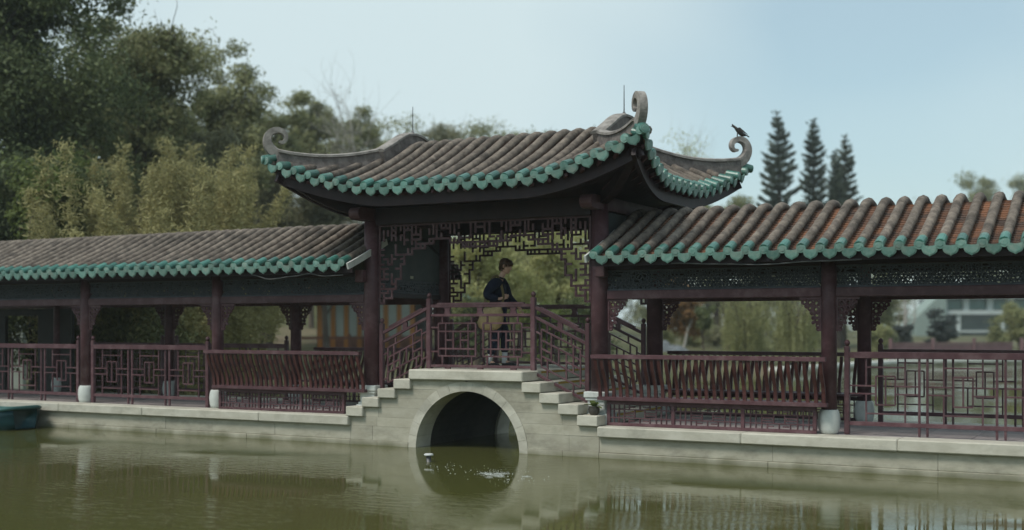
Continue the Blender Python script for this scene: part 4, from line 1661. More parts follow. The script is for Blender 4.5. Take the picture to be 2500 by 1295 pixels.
tree_at('broadleaf_tree', 'tree top at the right edge above the corridor roof', 2490, 172, 462, 720, 60, 'leaf_olive', 34, 40, 9000, .44, .22, clump=1.5, trunk_r=.13)
# pale spring trees seen through the pavilion
tree_at('broadleaf_tree', 'pale spring-green tree behind the walker, left half of the pavilion opening', 1170, 40, 520, 770, 120, 'leaf_spring', 40, 80, 15000, .13, .065, clump=.5, trunk_r=.14, twigs=60)
tree_at('broadleaf_tree', 'pale spring-green tree in the right half of the pavilion opening', 1360, 42, 520, 780, 130, 'leaf_spring', 41, 80, 16000, .13, .065, clump=.5, trunk_r=.14, twigs=60)
tree_at('broadleaf_tree', 'dull green tree behind the pale spring trees in the pavilion opening', 1270, 52, 500, 840, 210, 'leaf_willow', 42, 110, 26000, .15, .075, clump=.7, trunk_r=.2, twigs=60)
for i, (px, lab) in enumerate(((1130, 'dark green bush low behind the left stair rail'), (1330, 'dark green bush low behind the right post of the bridge rail'), (1440, 'dark green bush beside the right pavilion column'))):
    tree_at('garden_bush', lab, px, 38, 735, 860, 60, 'leaf_dark' if i != 1 else 'leaf_bright', 45 + i, 30, 7000, .1, .05, clump=.35, trunk_r=.05, cat='bush', group='bushes behind the bridge')


def willow(label, px, depth, y_top, half_px, seed, leaf='leaf_willow', nst=420):
    rg = np.random.default_rng(seed)
    b_ = np.array(on_ground(px, depth))
    zt = view_point(px, y_top, depth).z
    r = half_px * depth / F_PX
    root = thing('willow_tree', b_, label, 'tree', 'willows across the water')
    mb = MB()
    fork = b_ + np.array([.1, 0, (zt - b_[2]) * .35])
    limb(mb, b_ - np.array([0, 0, .2]), fork, .15, .11, rg, .06, 5, 7)
    mk('trunk', mb, M['bark_dark'], root, True)
    lb = MB()
    tips = []
    for k in range(22):
        a = rg.random() * 6.28
        q = np.array([b_[0] + math.cos(a) * r * rg.uniform(.2, .9), b_[1] + math.sin(a) * r * rg.uniform(.2, .9), zt - (zt - fork[2]) * rg.uniform(0, .45)])
        tips.append(limb(lb, fork, q, .06, .015, rg, .15, 6, 5))
    bo = mk('branches', lb, M['bark'], root, True)
    bo['kind'] = 'stuff'
    C, D = [], []
    for k in range(nst):
        tp = tips[int(rg.integers(len(tips)))]
        s = tp[int(rg.integers(2, len(tp)))] + rg.normal(0, .22, 3)
        ln = min(rg.uniform(.8, 2.6), s[2] - b_[2] - .15)
        sway = rg.normal(0, .16, 2)
        n = int(ln / .045)
        for i in range(n):
            f = i / max(n, 1)
            C.append((s[0] + sway[0] * f + rg.normal(0, .035), s[1] + sway[1] * f + rg.normal(0, .035), s[2] - ln * f))
            D.append((rg.normal(0, .5), rg.normal(0, .5), -1))
    C, D = np.array(C), np.array(D)
    o = leaf_object('crown', C, D, rg.normal(0, 1, C.shape), .12 * rg.uniform(.7, 1.3, len(C)), .03, M[leaf], root)
    o['kind'] = 'stuff'
    return root


willow('weeping willow left of the two, in the middle of the right bay view', 1815, 52, 690, 75, 51)
willow('weeping willow right of the two, beside the column with the white drum', 1935, 51, 690, 80, 52)
tree_at('broadleaf_tree', 'rusty orange autumn tree seen through the right bay', 1668, 60, 690, 820, 55, 'leaf_autumn', 53, 50, 12000, .15, .08, clump=.42, trunk_r=.1)
tree_at('broadleaf_tree', 'small round dark clipped tree before the white wall', 1720, 56, 745, 812, 26, 'leaf_dark', 54, 30, 7000, .09, .05, clump=.22, trunk_r=.06)
tree_at('broadleaf_tree', 'dark green tree mass behind the willows', 1860, 72, 560, 850, 150, 'leaf_dull', 55, 80, 18000, .17, .085, clump=.7, trunk_r=.2, twigs=20)
tree_at('garden_bush', 'bright yellow-green bush at the foot of the left willow', 1785, 55, 795, 850, 30, 'leaf_spring', 56, 16, 4000, .1, .05, clump=.22, trunk_r=.04, cat='bush')
tree_at('broadleaf_tree', 'green tree with rusty leaves beside the far right pavilion column', 2150, 74, 690, 830, 62, 'leaf_olive', 57, 50, 11000, .16, .08, clump=.5, trunk_r=.12)
tree_at('bare_tree', 'bare white-barked tree before the concrete building', 2217, 66, 660, 790, 24, 'leaf_dull', 58, 26, 60, .1, .05, clump=.4, trunk_r=.13, bark='bark_pale', twigs=60, nlimb=18)
tree_at('conifer_bush', 'dark slate-green layered conifer before the concrete building', 2292, 66, 768, 842, 38, 'leaf_slate', 59, 34, 8000, .13, .05, clump=.32, trunk_r=.08, cat='bush', flat=.35)
tree_at('garden_bush', 'low dark bush at the foot of the bare white tree', 2205, 65, 795, 845, 24, 'leaf_slate', 60, 16, 3500, .1, .05, clump=.25, trunk_r=.04, cat='bush')
tree_at('broadleaf_tree', 'olive tree covering the right end of the concrete building', 2490, 66, 740, 850, 40, 'leaf_willow', 61, 40, 9000, .13, .065, clump=.4, trunk_r=.1)
# bamboo-side foliage seen through the left bays
tree_at('garden_bush', 'olive bush seen through the second bay from the left', 330, 27, 690, 860, 110, 'leaf_olive', 62, 60, 16000, .10, .05, clump=.36, trunk_r=.06, cat='bush')
tree_at('garden_bush', 'yellow-green bush beside the lamp seen through the left bench bay', 640, 40, 690, 830, 60, 'leaf_bamboo', 63, 40, 10000, .10, .045, clump=.35, trunk_r=.06, cat='bush')
tree_at('garden_bush', 'dark bush behind the lamp in the left bench bay', 580, 44, 690, 850, 50, 'leaf_dark', 64, 34, 8000, .11, .05, clump=.35, trunk_r=.06, cat='bush')
tree_at('broadleaf_tree', 'dark bushy tree behind the left corridor at the edge of the picture', -30, 30, 560, 860, 130, 'leaf_dark', 65, 50, 12000, .13, .06, clump=.5, trunk_r=.1)


# bamboo
def bamboo(label, px, depth, y_top, seed, nculm=19, spread=1.6):
    rg = np.random.default_rng(seed)
    b_ = np.array(on_ground(px, depth))
    zt = view_point(px, y_top, depth).z
    root = thing('bamboo_clump', b_, label, 'bamboo', 'yellowing bamboo behind the left corridor')
    cm = MB()
    C, D = [], []
    for k in range(nculm):
        a = rg.random() * 6.28
        s = b_ + np.array([math.cos(a), math.sin(a), 0]) * rg.uniform(.1, spread) * .6
        h = (zt - b_[2]) * rg.uniform(.55, 1.02)
        lean = np.array([math.cos(a), math.sin(a), 0]) * rg.uniform(.1, spread) + rg.normal(0, .2, 3) * np.array([1, 1, 0])
        pts = []
        for i in range(9):
            f = i / 8
            pts.append(s + np.array([0, 0, h * f]) + lean * f ** 2.2 * 1.0)
        cm.tube([tuple(p) for p in pts], [.028 * (1 - .8 * i / 8) for i in range(9)], 5, False)
        for i in range(int(h * 30)):
            f = rg.uniform(.22, 1.0)
            p = s + np.array([0, 0, h * f]) + lean * f ** 2.2
            u = rg.normal(0, 1, 3)
            u[2] = abs(u[2]) * .5
            u /= np.linalg.norm(u)
            reach = rg.uniform(.06, .50) * (1.12 - f) ** .6
            q = p + u * reach + np.array([0, 0, .15 * reach])
            for j_ in range(8):
                C.append(q + rg.normal(0, .085, 3))
                D.append(u * .6 + np.array([rg.normal(0, .5), rg.normal(0, .5), rg.normal(-.1, .5)]))
    co = mk('culms', cm, M['leaf_bamboo'], root, True)
    co['kind'] = 'stuff'
    C, D = np.array(C), np.array(D)
    o = leaf_object('foliage', C, D, rg.normal(0, 1, C.shape), .15 * rg.uniform(.7, 1.3, len(C)), .034, M['leaf_bamboo'], root)
    o['kind'] = 'stuff'


for i, (px, top, lab) in enumerate(((215, 350, 'leftmost tall yellowing bamboo clump above the left corridor roof'), (290, 400, 'shorter bamboo clump second from the left'), (355, 335, 'tall pointed bamboo clump in the middle of the row'),
                                    (430, 380, 'shorter bamboo clump right of the tall middle one'), (495, 338, 'tall feathery bamboo clump second from the right end'), (530, 430, 'low bamboo clump at the right end of the row'))):
    bamboo(lab, px, 28 + (i % 3) * 1.5, top, 70 + i)


# Norfolk pines
def norfolk(label, px, depth, y_top, half_px, seed, gap=.1, lift=.34, lean=8):
    rg = np.random.default_rng(seed)
    b_ = np.array(on_ground(px + lean, depth))
    t_ = view_point(px, y_top, depth)
    top = np.array([t_.x, t_.y, t_.z])
    root = thing('norfolk_pine', b_, label, 'tree', 'tall tiered pines on the far bank')
    mb = MB()
    mb.tube([tuple(b_ + (top - b_) * f) for f in np.linspace(0, 1, 8)], [.24 * (1 - .9 * f) for f in np.linspace(0, 1, 8)], 7, False)
    mk('trunk', mb, M['bark_dark'], root, True)
    r0 = half_px * depth / F_PX
    H = top[2] - b_[2]
    bm = MB()
    C, D = [], []
    z = H * .22
    while z < H * .995:
        f = z / H
        reach = r0 * (1.16 - f) ** .62 * (1.05 if f < .7 else .95) * min(1, (1 - f) * 7 + .12)
        nb = int(rg.integers(6, 8))
        a0 = rg.random() * 6.28
        for k in range(nb):
            if rg.random() < gap:
                continue
            a = a0 + 6.283 * k / nb + rg.normal(0, .12)
            L_ = reach * rg.uniform(.6, 1.15)
            c = b_ + (top - b_) * f
            u = np.array([math.cos(a), math.sin(a), 0])
            pts = [c + u * L_ * g_ + np.array([0, 0, L_ * (.10 * g_ + lift * g_ ** 2)]) for g_ in np.linspace(0, 1, 5)]
            bm.tube([tuple(p) for p in pts], [.035 * (1 - .7 * i / 4) * (1.2 - f) for i in range(5)], 4, False)
            n = int(L_ * 58)
            for i in range(n):
                g_ = rg.uniform(.22, 1.03)
                p = c + u * L_ * g_ + np.array([0, 0, L_ * (.10 * g_ + lift * g_ ** 2)])
                side = np.array([-u[1], u[0], 0]) * rg.normal(0, .15) * (1.2 - .4 * g_)
                C.append(p + side + np.array([0, 0, rg.uniform(-.02, .20)]))
                D.append(u * .8 + side * 1.5 + np.array([0, 0, rg.uniform(.3, .9)]))
        z += H * .041 * (1.1 - f * .45)
    bo = mk('branches', bm, M['bark_dark'], root, True)
    bo['kind'] = 'stuff'
    C, D = np.array(C), np.array(D)
    o = leaf_object('needles', C, D, rg.normal(0, 1, C.shape), .34 * rg.uniform(.7, 1.3, len(C)), .12, M['leaf_pine'], root)
    o['kind'] = 'stuff'


norfolk('tallest tiered pine, left of the group on the far bank', 1897, 72, 278, 66, 81, .2, .34, 14)
norfolk('slender tiered pine, second from the left of the group', 1986, 76, 296, 52, 82, .12, .46, 4)
norfolk('tiered pine at the right end of the group', 2064, 74, 334, 54, 83, .25, .28, -6)
norfolk('short dark tiered pine between the slender and the right-hand pines', 2038, 70, 372, 34, 84, .08, .4, 10)


# wooded slope far behind, tree by tree
for i in range(15):
    px = -120 + i * 72
    top = 395 + 45 * math.sin(i * 1.7) + (60 if i > 11 else 0)
    lab = 'tree on the wooded slope, ' + ('far left end', 'second from the left', 'third from the left', 'behind the bamboo, left end', 'behind the bamboo, second', 'behind the bamboo, third', 'behind the bamboo, fourth', 'right of the bamboo', 'between bamboo and roof corner', 'left of the roof corner', 'under the left roof corner', 'right under the roof corner', 'behind the left pavilion column', 'left of the walker', 'behind the walker')[i]
    tree_at('broadleaf_tree', lab, px, 74 + 9 * (i % 3), top, 800, 88, ('leaf_dull', 'leaf_olive', 'leaf_dull')[i % 3], 200 + i, 60, 11000, .24, .12, clump=.95, trunk_r=.2, group='trees of the wooded slope', twigs=14)
for i in range(12):
    px = 1060 + i * 136
    lab = 'tree of the far belt behind the water, ' + ('left in the pavilion opening', 'middle of the pavilion opening', 'right in the pavilion opening', 'behind the right pavilion column', 'behind the autumn tree', 'behind the round clipped tree', 'behind the left willow', 'behind the right willow', 'left of the bare white tree', 'left of the concrete building', 'behind the concrete building', 'right of the concrete building')[i]
    tree_at('broadleaf_tree', lab, px, 110 + 14 * (i % 3) + (70 if i > 8 else 0), 590 + 25 * math.sin(i * 2.1), 815, 95, ('leaf_dull', 'leaf_olive', 'leaf_willow')[i % 3], 230 + i, 50, 8000, .34, .17, clump=1.3, trunk_r=.24, group='trees of the far belt', twigs=8)

for i, (px, lab) in enumerate(((1625, 'hedge bush by the blue-grey rocks'), (1690, 'hedge bush under the autumn tree'), (1745, 'hedge bush before the white wall'), (1840, 'hedge bush between the two willows'), (1905, 'hedge bush at the trunk of the right willow'), (1985, 'hedge bush behind the column with the white drum'), (2140, 'hedge bush left of the bare white tree'), (2430, 'hedge bush before the right end of the concrete building'))):
    tree_at('garden_bush', lab, px, 63 + 2 * (i % 3), 795 - 8 * (i % 2), 862, 36, ('leaf_willow', 'leaf_olive', 'leaf_dull')[i % 3], 260 + i, 22, 5000, .12, .06, clump=.32, trunk_r=.04, cat='bush', group='hedge bushes on the far bank')
# ------------------------------------------------------------------ buildings and garden things beyond the corridor
M['panel_pale'] = material('pale_grey_green_panel', (0.30, 0.33, 0.29), (0.36, 0.39, 0.35), scale=2, rough=0.6)
M['orange_wood'] = material('orange_varnished_wood', (0.30, 0.125, 0.03), (0.36, 0.16, 0.045), scale=3, rough=0.5, stretch=(1, 1, .2))
M['brown_wood'] = material('brown_wood', (0.12, 0.055, 0.04), (0.17, 0.08, 0.055), scale=4, rough=0.6)
M['concrete'] = material('pale_blue_concrete', (0.42, 0.47, 0.46), (0.50, 0.55, 0.54), scale=1.2, rough=0.8, c3=(0.3, 0.34, 0.33), s3=.6)
M['teal_wall'] = material('pebbled_teal_wall', (0.20, 0.26, 0.235), (0.29, 0.35, 0.32), scale=9, rough=0.85)
M['far_glass'] = material('dark_window_glass', (0.03, 0.05, 0.05), (0.05, 0.075, 0.07), scale=.6, rough=0.15, spec=0.5)
M['teal_glass'] = material('teal_window_panel', (0.09, 0.17, 0.16), (0.12, 0.21, 0.19), scale=1, rough=0.3)
M['white_wall'] = material('white_plaster', (0.62, 0.62, 0.58), (0.70, 0.70, 0.66), scale=2, rough=0.85)
M['rock'] = material('blue_grey_rock', (0.10, 0.115, 0.125), (0.20, 0.22, 0.235), scale=2, rough=0.9, bump=0.6, bump_scale=6)
M['fence'] = material('dull_maroon_fence', (0.13, 0.075, 0.08), (0.17, 0.10, 0.105), scale=1.5, rough=0.7)


class Frame:
    """local frame of a far thing: u to the right, d away, z up"""
    def __init__(s, px, depth, z=None, turn=0.0):
        p = view_point(px, 798, depth)
        s.o = Vector((p.x, p.y, float(ground_z(p.x, p.y)) if z is None else z))
        a = YAW + turn
        s.r = Vector((math.cos(a), math.sin(a), 0))
        s.k = Vector((-math.sin(a), math.cos(a), 0))

    def P(s, u, d, z):
        return s.o + s.r * u + s.k * d + Vector((0, 0, z))

    def box(s, mb, u0, u1, d0, d1, z0, z1):
        vs = [s.P(u, d, z) for z in (z0, z1) for u, d in ((u0, d0), (u1, d0), (u1, d1), (u0, d1))]
        return mb.add(vs, [(0, 3, 2, 1), (4, 5, 6, 7), (0, 1, 5, 4), (1, 2, 6, 5), (2, 3, 7, 6), (3, 0, 4, 7)])

    def part(s, name, mat, parent, *b_):
        mb = MB()
        for q in b_:
            s.box(mb, *q)
        return mk(name, mb, M[mat], parent)


# hall with orange pillars and pale panels
f = Frame(880, 52, .35)
hall = thing('panelled_hall', f.o, 'low hall with orange pillars and pale panels seen through the left bench bay', 'building')
f.part('wall', 'dark_wall', hall, (-1.9, 2.8, .12, 3.0, 0, 3.5))
f.part('plinth', 'stone_wall', hall, (-2.1, 3.0, -.25, .1, -.6, .3))
pw = .57
for i in range(8):
    u = -1.75 + i * pw
    f.part('pillar', 'orange_wood', hall, (u - .10, u + .10, -.04, .1, .3, 3.3))
    if i < 7:
        f.part('wall_panel', 'panel_pale', hall, (u + .105, u + pw - .105, .02, .1, 1.12, 3.2))
        f.part('wainscot', 'brown_wood', hall, (u + .105, u + pw - .105, .0, .1, .32, 1.1))
for i in range(6):
    u = -2.6 + i * 1.1
    f.part('rail_post', 'brown_wood', hall, (u - .05, u + .05, -.62, -.52, -.3, 1.22))
f.part('porch_rail', 'brown_wood', hall, (-2.65, 2.9, -.60, -.54, 1.0, 1.1))
f.part('porch_floor', 'stone_wall', hall, (-2.7, 3.0, -.7, -.26, -.6, .25))
mb = MB()
mb.add([f.P(-2.6, -.8, 3.35), f.P(3.4, -.8, 3.35), f.P(3.2, 1.6, 4.5), f.P(-2.4, 1.6, 4.5), f.P(-2.6, 4.0, 3.35), f.P(3.4, 4.0, 3.35),
        f.P(-2.6, -.8, 3.25), f.P(3.4, -.8, 3.25), f.P(3.4, 4.0, 3.25), f.P(-2.6, 4.0, 3.25)],
       [(0, 1, 2, 3), (3, 2, 5, 4), (0, 3, 4), (1, 5, 2), (6, 9, 8, 7), (0, 6, 7, 1), (1, 7, 8, 5), (5, 8, 9, 4), (4, 9, 6, 0)])
mk('roof', mb, M['tile'], hall)

# small open pavilion with a green roof edge, left of the walker
f = Frame(1120, 47, .3)
sp_ = thing('garden_pavilion', f.o, 'small distant pavilion with scalloped green roof edge left of the walker', 'pavilion')
for u in (-.9, .9):
    for d in (0, 1.8):
        f.part('column', 'wood_dark_shade', sp_, (u - .07, u + .07, d - .07, d + .07, -.3, 2.62))
f.part('beam', 'wood_dark_shade', sp_, (-.95, .95, -.06, .06, 2.35, 2.6), (-.95, .95, 1.74, 1.86, 2.35, 2.6))
f.part('back_wall', 'dark_wall', sp_, (-.82, .82, 1.7, 1.73, -.2, 2.3))
mb = MB()
mb.add([f.P(-1.3, -.4, 2.62), f.P(1.3, -.4, 2.62), f.P(1.3, 2.2, 2.62), f.P(-1.3, 2.2, 2.62), f.P(-.5, .9, 3.3), f.P(.5, .9, 3.3)], [(0, 1, 5, 4), (1, 2, 5), (2, 3, 4, 5), (3, 0, 4), (0, 3, 2, 1)])
rf_ = mk('roof', mb, M['tile'], sp_)
for k in range(13):
    u = -1.26 + k * .21
    mb = MB().tube([f.P(u, -.43, 2.63), f.P(u * .62, .3, 2.98), f.P(u * .42, .85, 3.28)], [.06, .055, .05], 6)
    mk('tile_row', mb, M['glaze_pale'], rf_)

# pale building corner left of it
f = Frame(1075, 66, .4)
pb = thing('white_house', f.o, 'small white house with teal panel seen through the left fretwork', 'building')
f.part('wall', 'white_wall', pb, (-1.4, 1.4, 0, 2.0, -.3, 5.6))
f.part('roof', 'tile', pb, (-1.6, 1.6, -.2, 2.2, 5.6, 5.75))
f.part('window', 'teal_glass', pb, (.5, 1.2, -.03, .01, 3.6, 5.0))
f.part('door', 'brown_wood', pb, (-.5, .2, -.03, .01, -.2, 2.0))

# pale wall outside the doorway of the left corridor
f = Frame(45, 33, .2)
pw_ = thing('garden_wall', f.o, 'pale garden wall showing in the doorway at the far left', 'wall')
f.part('wall', 'panel_pale', pw_, (-2.2, .12, 0, .25, -.3, 2.4))
f.part('coping', 'tile', pw_, (-2.3, .2, -.08, .33, 2.4, 2.52))

# globe lamp
p = on_ground(600, 40)
lamp = thing('garden_lamp', p, 'white globe garden lamp on a pale post seen through the left bench bay', 'lamp')
mk('post', MB().lathe([(.09, -.1), (.09, .1), (.05, .16), (.04, 1.55), (.07, 1.62)], 10, (p[0], p[1], p[2])), M['concrete'], lamp, True)
mk('globe', MB().lathe([(.05, 0), (.11, .05), (.14, .14), (.13, .22), (.08, .29), (.01, .32)], 12, (p[0], p[1], p[2] + 1.62)), M['white_wall'], lamp, True)

# concrete building on the far bank
f = Frame(2370, 150, .2)
cb_ = thing('concrete_building', f.o, 'pale blue-grey concrete building with teal windows across the water', 'building')
f.part('wall', 'far_glass', cb_, (-3.4, 9, 1.2, 9, 0, 6.3))
S_ = 150 / F_PX
zz = lambda y: CAM_H + (798 - y) * S_ - .2
f.part('upper_floor', 'concrete', cb_, (-3.6, 9, 0, 1.1, zz(768), zz(758)))
f.part('balcony_slab', 'concrete', cb_, (-3.4, 9, -.3, 1.1, zz(812), zz(807)))
f.part('roof', 'concrete', cb_, (-3.6, 9.4, -.4, 9, zz(728), zz(700)))
for u in (-3.2, -1.4, 4.05, 7.6):
    f.part('column', 'concrete', cb_, (u - .22, u + .22, .2, .7, 0, zz(768)))
for u in (-3.1, -.4, 2.6, 5.2, 8.0):
    f.part('upper_pier', 'concrete', cb_, (u - .35, u + .35, .4, 1.1, zz(758), zz(728)))
for u0, u1 in ((-2.7, -.8), (0, 2.2), (3.0, 4.8), (5.6, 7.6)):
    f.part('window', 'teal_glass', cb_, (u0, u1, .9, 1.15, zz(755), zz(733)))
for u0, u1 in ((-3.0, -1.7), (-1.1, 3.7), (4.4, 7.3)):
    f.part('window', 'teal_glass', cb_, (u0, u1, .6, .8, zz(828), zz(815)))
mb = MB()
poly = [(-7.0, 0), (-7.0, zz(778)), (-6.4, zz(765)), (-4.4, zz(728)), (-3.3, zz(724)), (-3.3, 0)]
mb.prism(poly, lambda u, v_: f.P(u, -.6, v_), lambda u, v_: f.P(u, 3.5, v_))
mk('slanted_wing', mb, M['teal_wall'], cb_, False, 'pebbled pale teal wall with a slanted top')

# far bank wall with pale coping, and the fence on it
BANK = [Vector((-13.2, 30, 0)), Vector((-11, 44, 0)), Vector((-6, 50, 0)), Vector((15, 57, 0))]
bw = thing('bank_wall', BANK[2], 'low far bank wall with pale coping along the far side of the water', 'wall')
fn = thing('bank_fence', BANK[2], 'dull maroon panel fence on the far bank before the concrete building', 'fence')
for si in range(3):
    A, B = BANK[si], BANK[si + 1]
    dirv = (B - A).normalized()
    nrm = Vector((-dirv.y, dirv.x, 0))
    tot = (B - A).length
    ns_ = int(tot / 2.8)
    for k in range(ns_):
        a, b_ = A + dirv * (tot * k / ns_ + .01), A + dirv * (tot * (k + 1) / ns_ - .01)
        mk('wall_stone', MB().bar(a + Vector((0, 0, -.35)), b_ + Vector((0, 0, -.35)), .5, 1.0), M['stone_wall'], bw)
        mk('coping_stone', MB().bar(a + Vector((0, 0, .22)), b_ + Vector((0, 0, .22)), .6, .13), M['white_wall'], bw)
    if si == 0:
        continue
    nf = int(tot / 2.1)
    for k in range(nf):
        c = A + dirv * (tot * k / nf) + nrm * .8
        e = A + dirv * (tot * (k + 1) / nf) + nrm * .8
        mk('post', MB().bar(c + Vector((0, 0, .1)), c + Vector((0, 0, 1.30)), .16, .16), M['fence'], fn)
        for z in (.34, 1.05):
            mk('rail', MB().bar(c + dirv * .085 + Vector((0, 0, z)), e - dirv * .085 + Vector((0, 0, z)), .06, .09), M['fence'], fn)
        mk('panel', MB().bar(c + dirv * .085 + Vector((0, 0, .69)), e - dirv * .085 + Vector((0, 0, .69)), .03, .60), M['fence'], fn)

# white wall, dark timber house and rocks in the right bay view
f = Frame(1728, 78, .3)
ww = thing('white_garden_wall', f.o, 'low white wall behind the round clipped tree across the water', 'wall')
f.part('wall', 'white_wall', ww, (-.95, 1.15, 0, .3, -.3, 1.25))
f.part('coping', 'concrete', ww, (-1.0, 1.2, -.05, .35, 1.25, 1.32))
f = Frame(1757, 88, .3)
dh = thing('timber_house', f.o, 'dark timber house with white slits behind the left willow', 'building')
f.part('wall', 'wood_dark_shade', dh, (-.75, .9, 0, 2, -.3, 3.6))
f.part('roof', 'tile', dh, (-1.1, 1.2, -.4, 2.4, 3.6, 3.75))
for u in (-.55, .25):
    f.part('window', 'white_wall', dh, (u - .07, u + .07, -.03, .01, 1.0, 2.5))


def rock(name, label, px, depth, size, seed, parent=None):
    rg = np.random.default_rng(seed)
    p_ = on_ground(px, depth)
    mb = MB()
    n, m = 12, 8
    ph = rg.random(6) * 6
    for i in range(m + 1):
        for k_ in range(n):
            th, fi = math.pi * i / m, 2 * math.pi * k_ / n
            d = np.array([math.sin(th) * math.cos(fi), math.sin(th) * math.sin(fi), math.cos(th)])
            r = 1 + .25 * math.sin(d[0] * 5 + ph[0]) + .2 * math.sin(d[1] * 6 + ph[1]) + .2 * math.sin(d[2] * 5 + ph[2])
            mb.v.append(tuple(np.array(p_) + d * r * np.array(size)))
    for i in range(m):
        for k_ in range(n):
            mb.f.append((i * n + k_, i * n + (k_ + 1) % n, (i + 1) * n + (k_ + 1) % n, (i + 1) * n + k_))
    return tag(mk(name, mb, M['rock'], parent), label, 'rock', 'rocks on the far bank')


rock('garden_rock', 'blue-grey rock at the left end of the right bay view', 1628, 60, (.65, .5, .5), 1)
rock('garden_rock', 'lower blue-grey rock right beside the first one', 1656, 58, (.5, .4, .32), 2)
rock('garden_rock', 'pale slate rock before the slate-green conifer', 2270, 64.5, (.8, .6, .42), 3)
# ------------------------------------------------------------------ small things: bird, boat, nozzle, splash, plant, cables
M['bird'] = material('dark_brown_feathers', (0.035, 0.03, 0.03), (0.075, 0.065, 0.06), scale=25, rough=0.7)
M['boat'] = material('teal_painted_hull', (0.010, 0.045, 0.055), (0.016, 0.062, 0.07), scale=3, rough=0.4)
M['boat_rim'] = material('pale_teal_rim', (0.035, 0.10, 0.095), (0.05, 0.13, 0.12), scale=4, rough=0.45)
M['pipe'] = material('white_plastic_pipe', (0.55, 0.56, 0.55), rough=0.4)
M['pot'] = material('dark_clay_pot', (0.05, 0.045, 0.04), (0.08, 0.07, 0.06), scale=8, rough=0.6)

# cables slung under the eaves
for nm, pts, lab in (('hanging_cable', [(-13.3, 2.74), (-12.9, 2.66), (-12.4, 2.70), (-12.1, 2.735), (-11.8, 2.69), (-11.35, 2.70)], 'grey cable sagging under the eave of the left corridor near the pavilion'),
                     ('hanging_cable', [(-5.9, 2.75), (-5.2, 2.72), (-4.6, 2.70), (-4.0, 2.725), (-3.2, 2.735)], 'grey cable sagging under the eave of the right corridor')):
    pp = []
    for i in range(len(pts) - 1):
        for j_ in range(6):
            f_ = j_ / 6
            s_ = f_ * f_ * (3 - 2 * f_)
            pp.append((pts[i][0] + (pts[i + 1][0] - pts[i][0]) * f_, -.64, pts[i][1] + (pts[i + 1][1] - pts[i][1]) * s_))
    tag(mk(nm, MB().tube(pp, .009, 5), M['cable'], None, True), lab, 'cable', 'cables under the eaves')

# punt at the left edge
boat = thing('punt_boat', (-19.95, -1.0, 0), 'end of a teal flat boat floating at the left edge by the platform wall', 'boat')


def hull_ring(x, z, inset):
    f_ = min(1, max(0, (x + 21.75) / 3.5))
    wd = .52 - inset
    if x > -18.85:
        wd *= math.sqrt(max(0, 1 - ((x + 18.85) / .62) ** 2)) ** .5
    if x < -21.15:
        wd *= math.sqrt(max(0, 1 - ((-21.15 - x) / .62) ** 2)) ** .5
    return wd


xs_b = np.linspace(-21.75, -18.25, 30)
hb = MB()
prof = [(-.06, .10), (.08, .035), (.20, .0), (.30, -.015)]
rows = []
for x in xs_b:
    ring = []
    for s in (-1, 1):
        for z, ins in (prof if s < 0 else prof[::-1]):
            e = abs((x + 20.0) / 1.75)
            ring.append((x, -1.05 + s * max(hull_ring(x, z, ins), .02), z + .08 * e ** 4))
    rows.append(ring)
n_ = 8
hb.v = [p for r_ in rows for p in r_]
for i in range(len(rows) - 1):
    for k in range(n_ - 1):
        hb.f.append((i * n_ + k, i * n_ + k + 1, (i + 1) * n_ + k + 1, (i + 1) * n_ + k))
    hb.f.append((i * n_, (i + 1) * n_, (i + 1) * n_ + 7, i * n_ + 7))
hb.f.append(tuple(range(8)))
hb.f.append(tuple((len(rows) - 1) * 8 + k for k in range(8))[::-1])
mk('hull', hb, M['boat'], boat, True)
rim = [r_[3] for r_ in rows] + [r_[4] for r_ in rows[::-1]]
rim = [(p[0], p[1], p[2] + .02) for p in rim]
mk('gunwale', MB().tube(rim + [rim[0]], .035, 6), M['boat_rim'], boat, True)
mk('deck', MB().add([(p[0], p[1], .26) for p in rim], [tuple(range(len(rim)))[::-1]]), M['boat_rim'], boat)
mk('thwart', MB().cbox(-20.25, -19.95, -1.45, -.65, .27, .31, .008), M['brown_wood'], boat)

# fountain nozzle and the splash beside it
nz_ = thing('fountain_nozzle', (-8.96, -2.0, -.5), 'short pipe with a white cap standing in the water before the arch', 'nozzle')
mk('pipe', MB().lathe([(.035, -.5), (.035, .085)], 10, (-8.96, -2.0, 0)), M['metal'], nz_, True)
mk('cap', MB().lathe([(.06, 0), (.066, .006), (.066, .022), (.05, .03)], 14, (-8.96, -2.0, .085)), M['pipe'], nz_, True)
wmat = bpy.data.materials.new('spray_droplets')
t, b = nodes_of(wmat)
b.inputs["Base Color"].default_value = (.5, .52, .5, 1)
b.inputs["Roughness"].default_value = .15
sm = MB()
rg = np.random.default_rng(9)
for k in range(190):
    cl = rg.choice(3, p=[.72, .18, .10])
    if cl == 0:
        x, y = -7.38 + rg.normal(0, .20), -2.85 + rg.normal(0, .10)
        z = abs(rg.normal(0, .035))
    elif cl == 1:
        x, y = -8.35 + rg.normal(0, .28), -2.55 + rg.normal(0, .25)
        z = abs(rg.normal(0, .02))
    else:
        x, y = -6.85 + rg.normal(0, .35), -3.25 + rg.normal(0, .22)
        z = abs(rg.normal(0, .012))
    r = rg.uniform(.002, .0055)
    mx_ = 2.2 if z < .02 else 1.0
    vs = [(x + r * mx_, y, z), (x - r * mx_, y, z), (x, y + r, z), (x, y - r, z), (x, y, z + r), (x, y, z - r)]
    sm.add(vs, [(0, 2, 4), (2, 1, 4), (1, 3, 4), (3, 0, 4), (2, 0, 5), (1, 2, 5), (3, 1, 5), (0, 3, 5)])
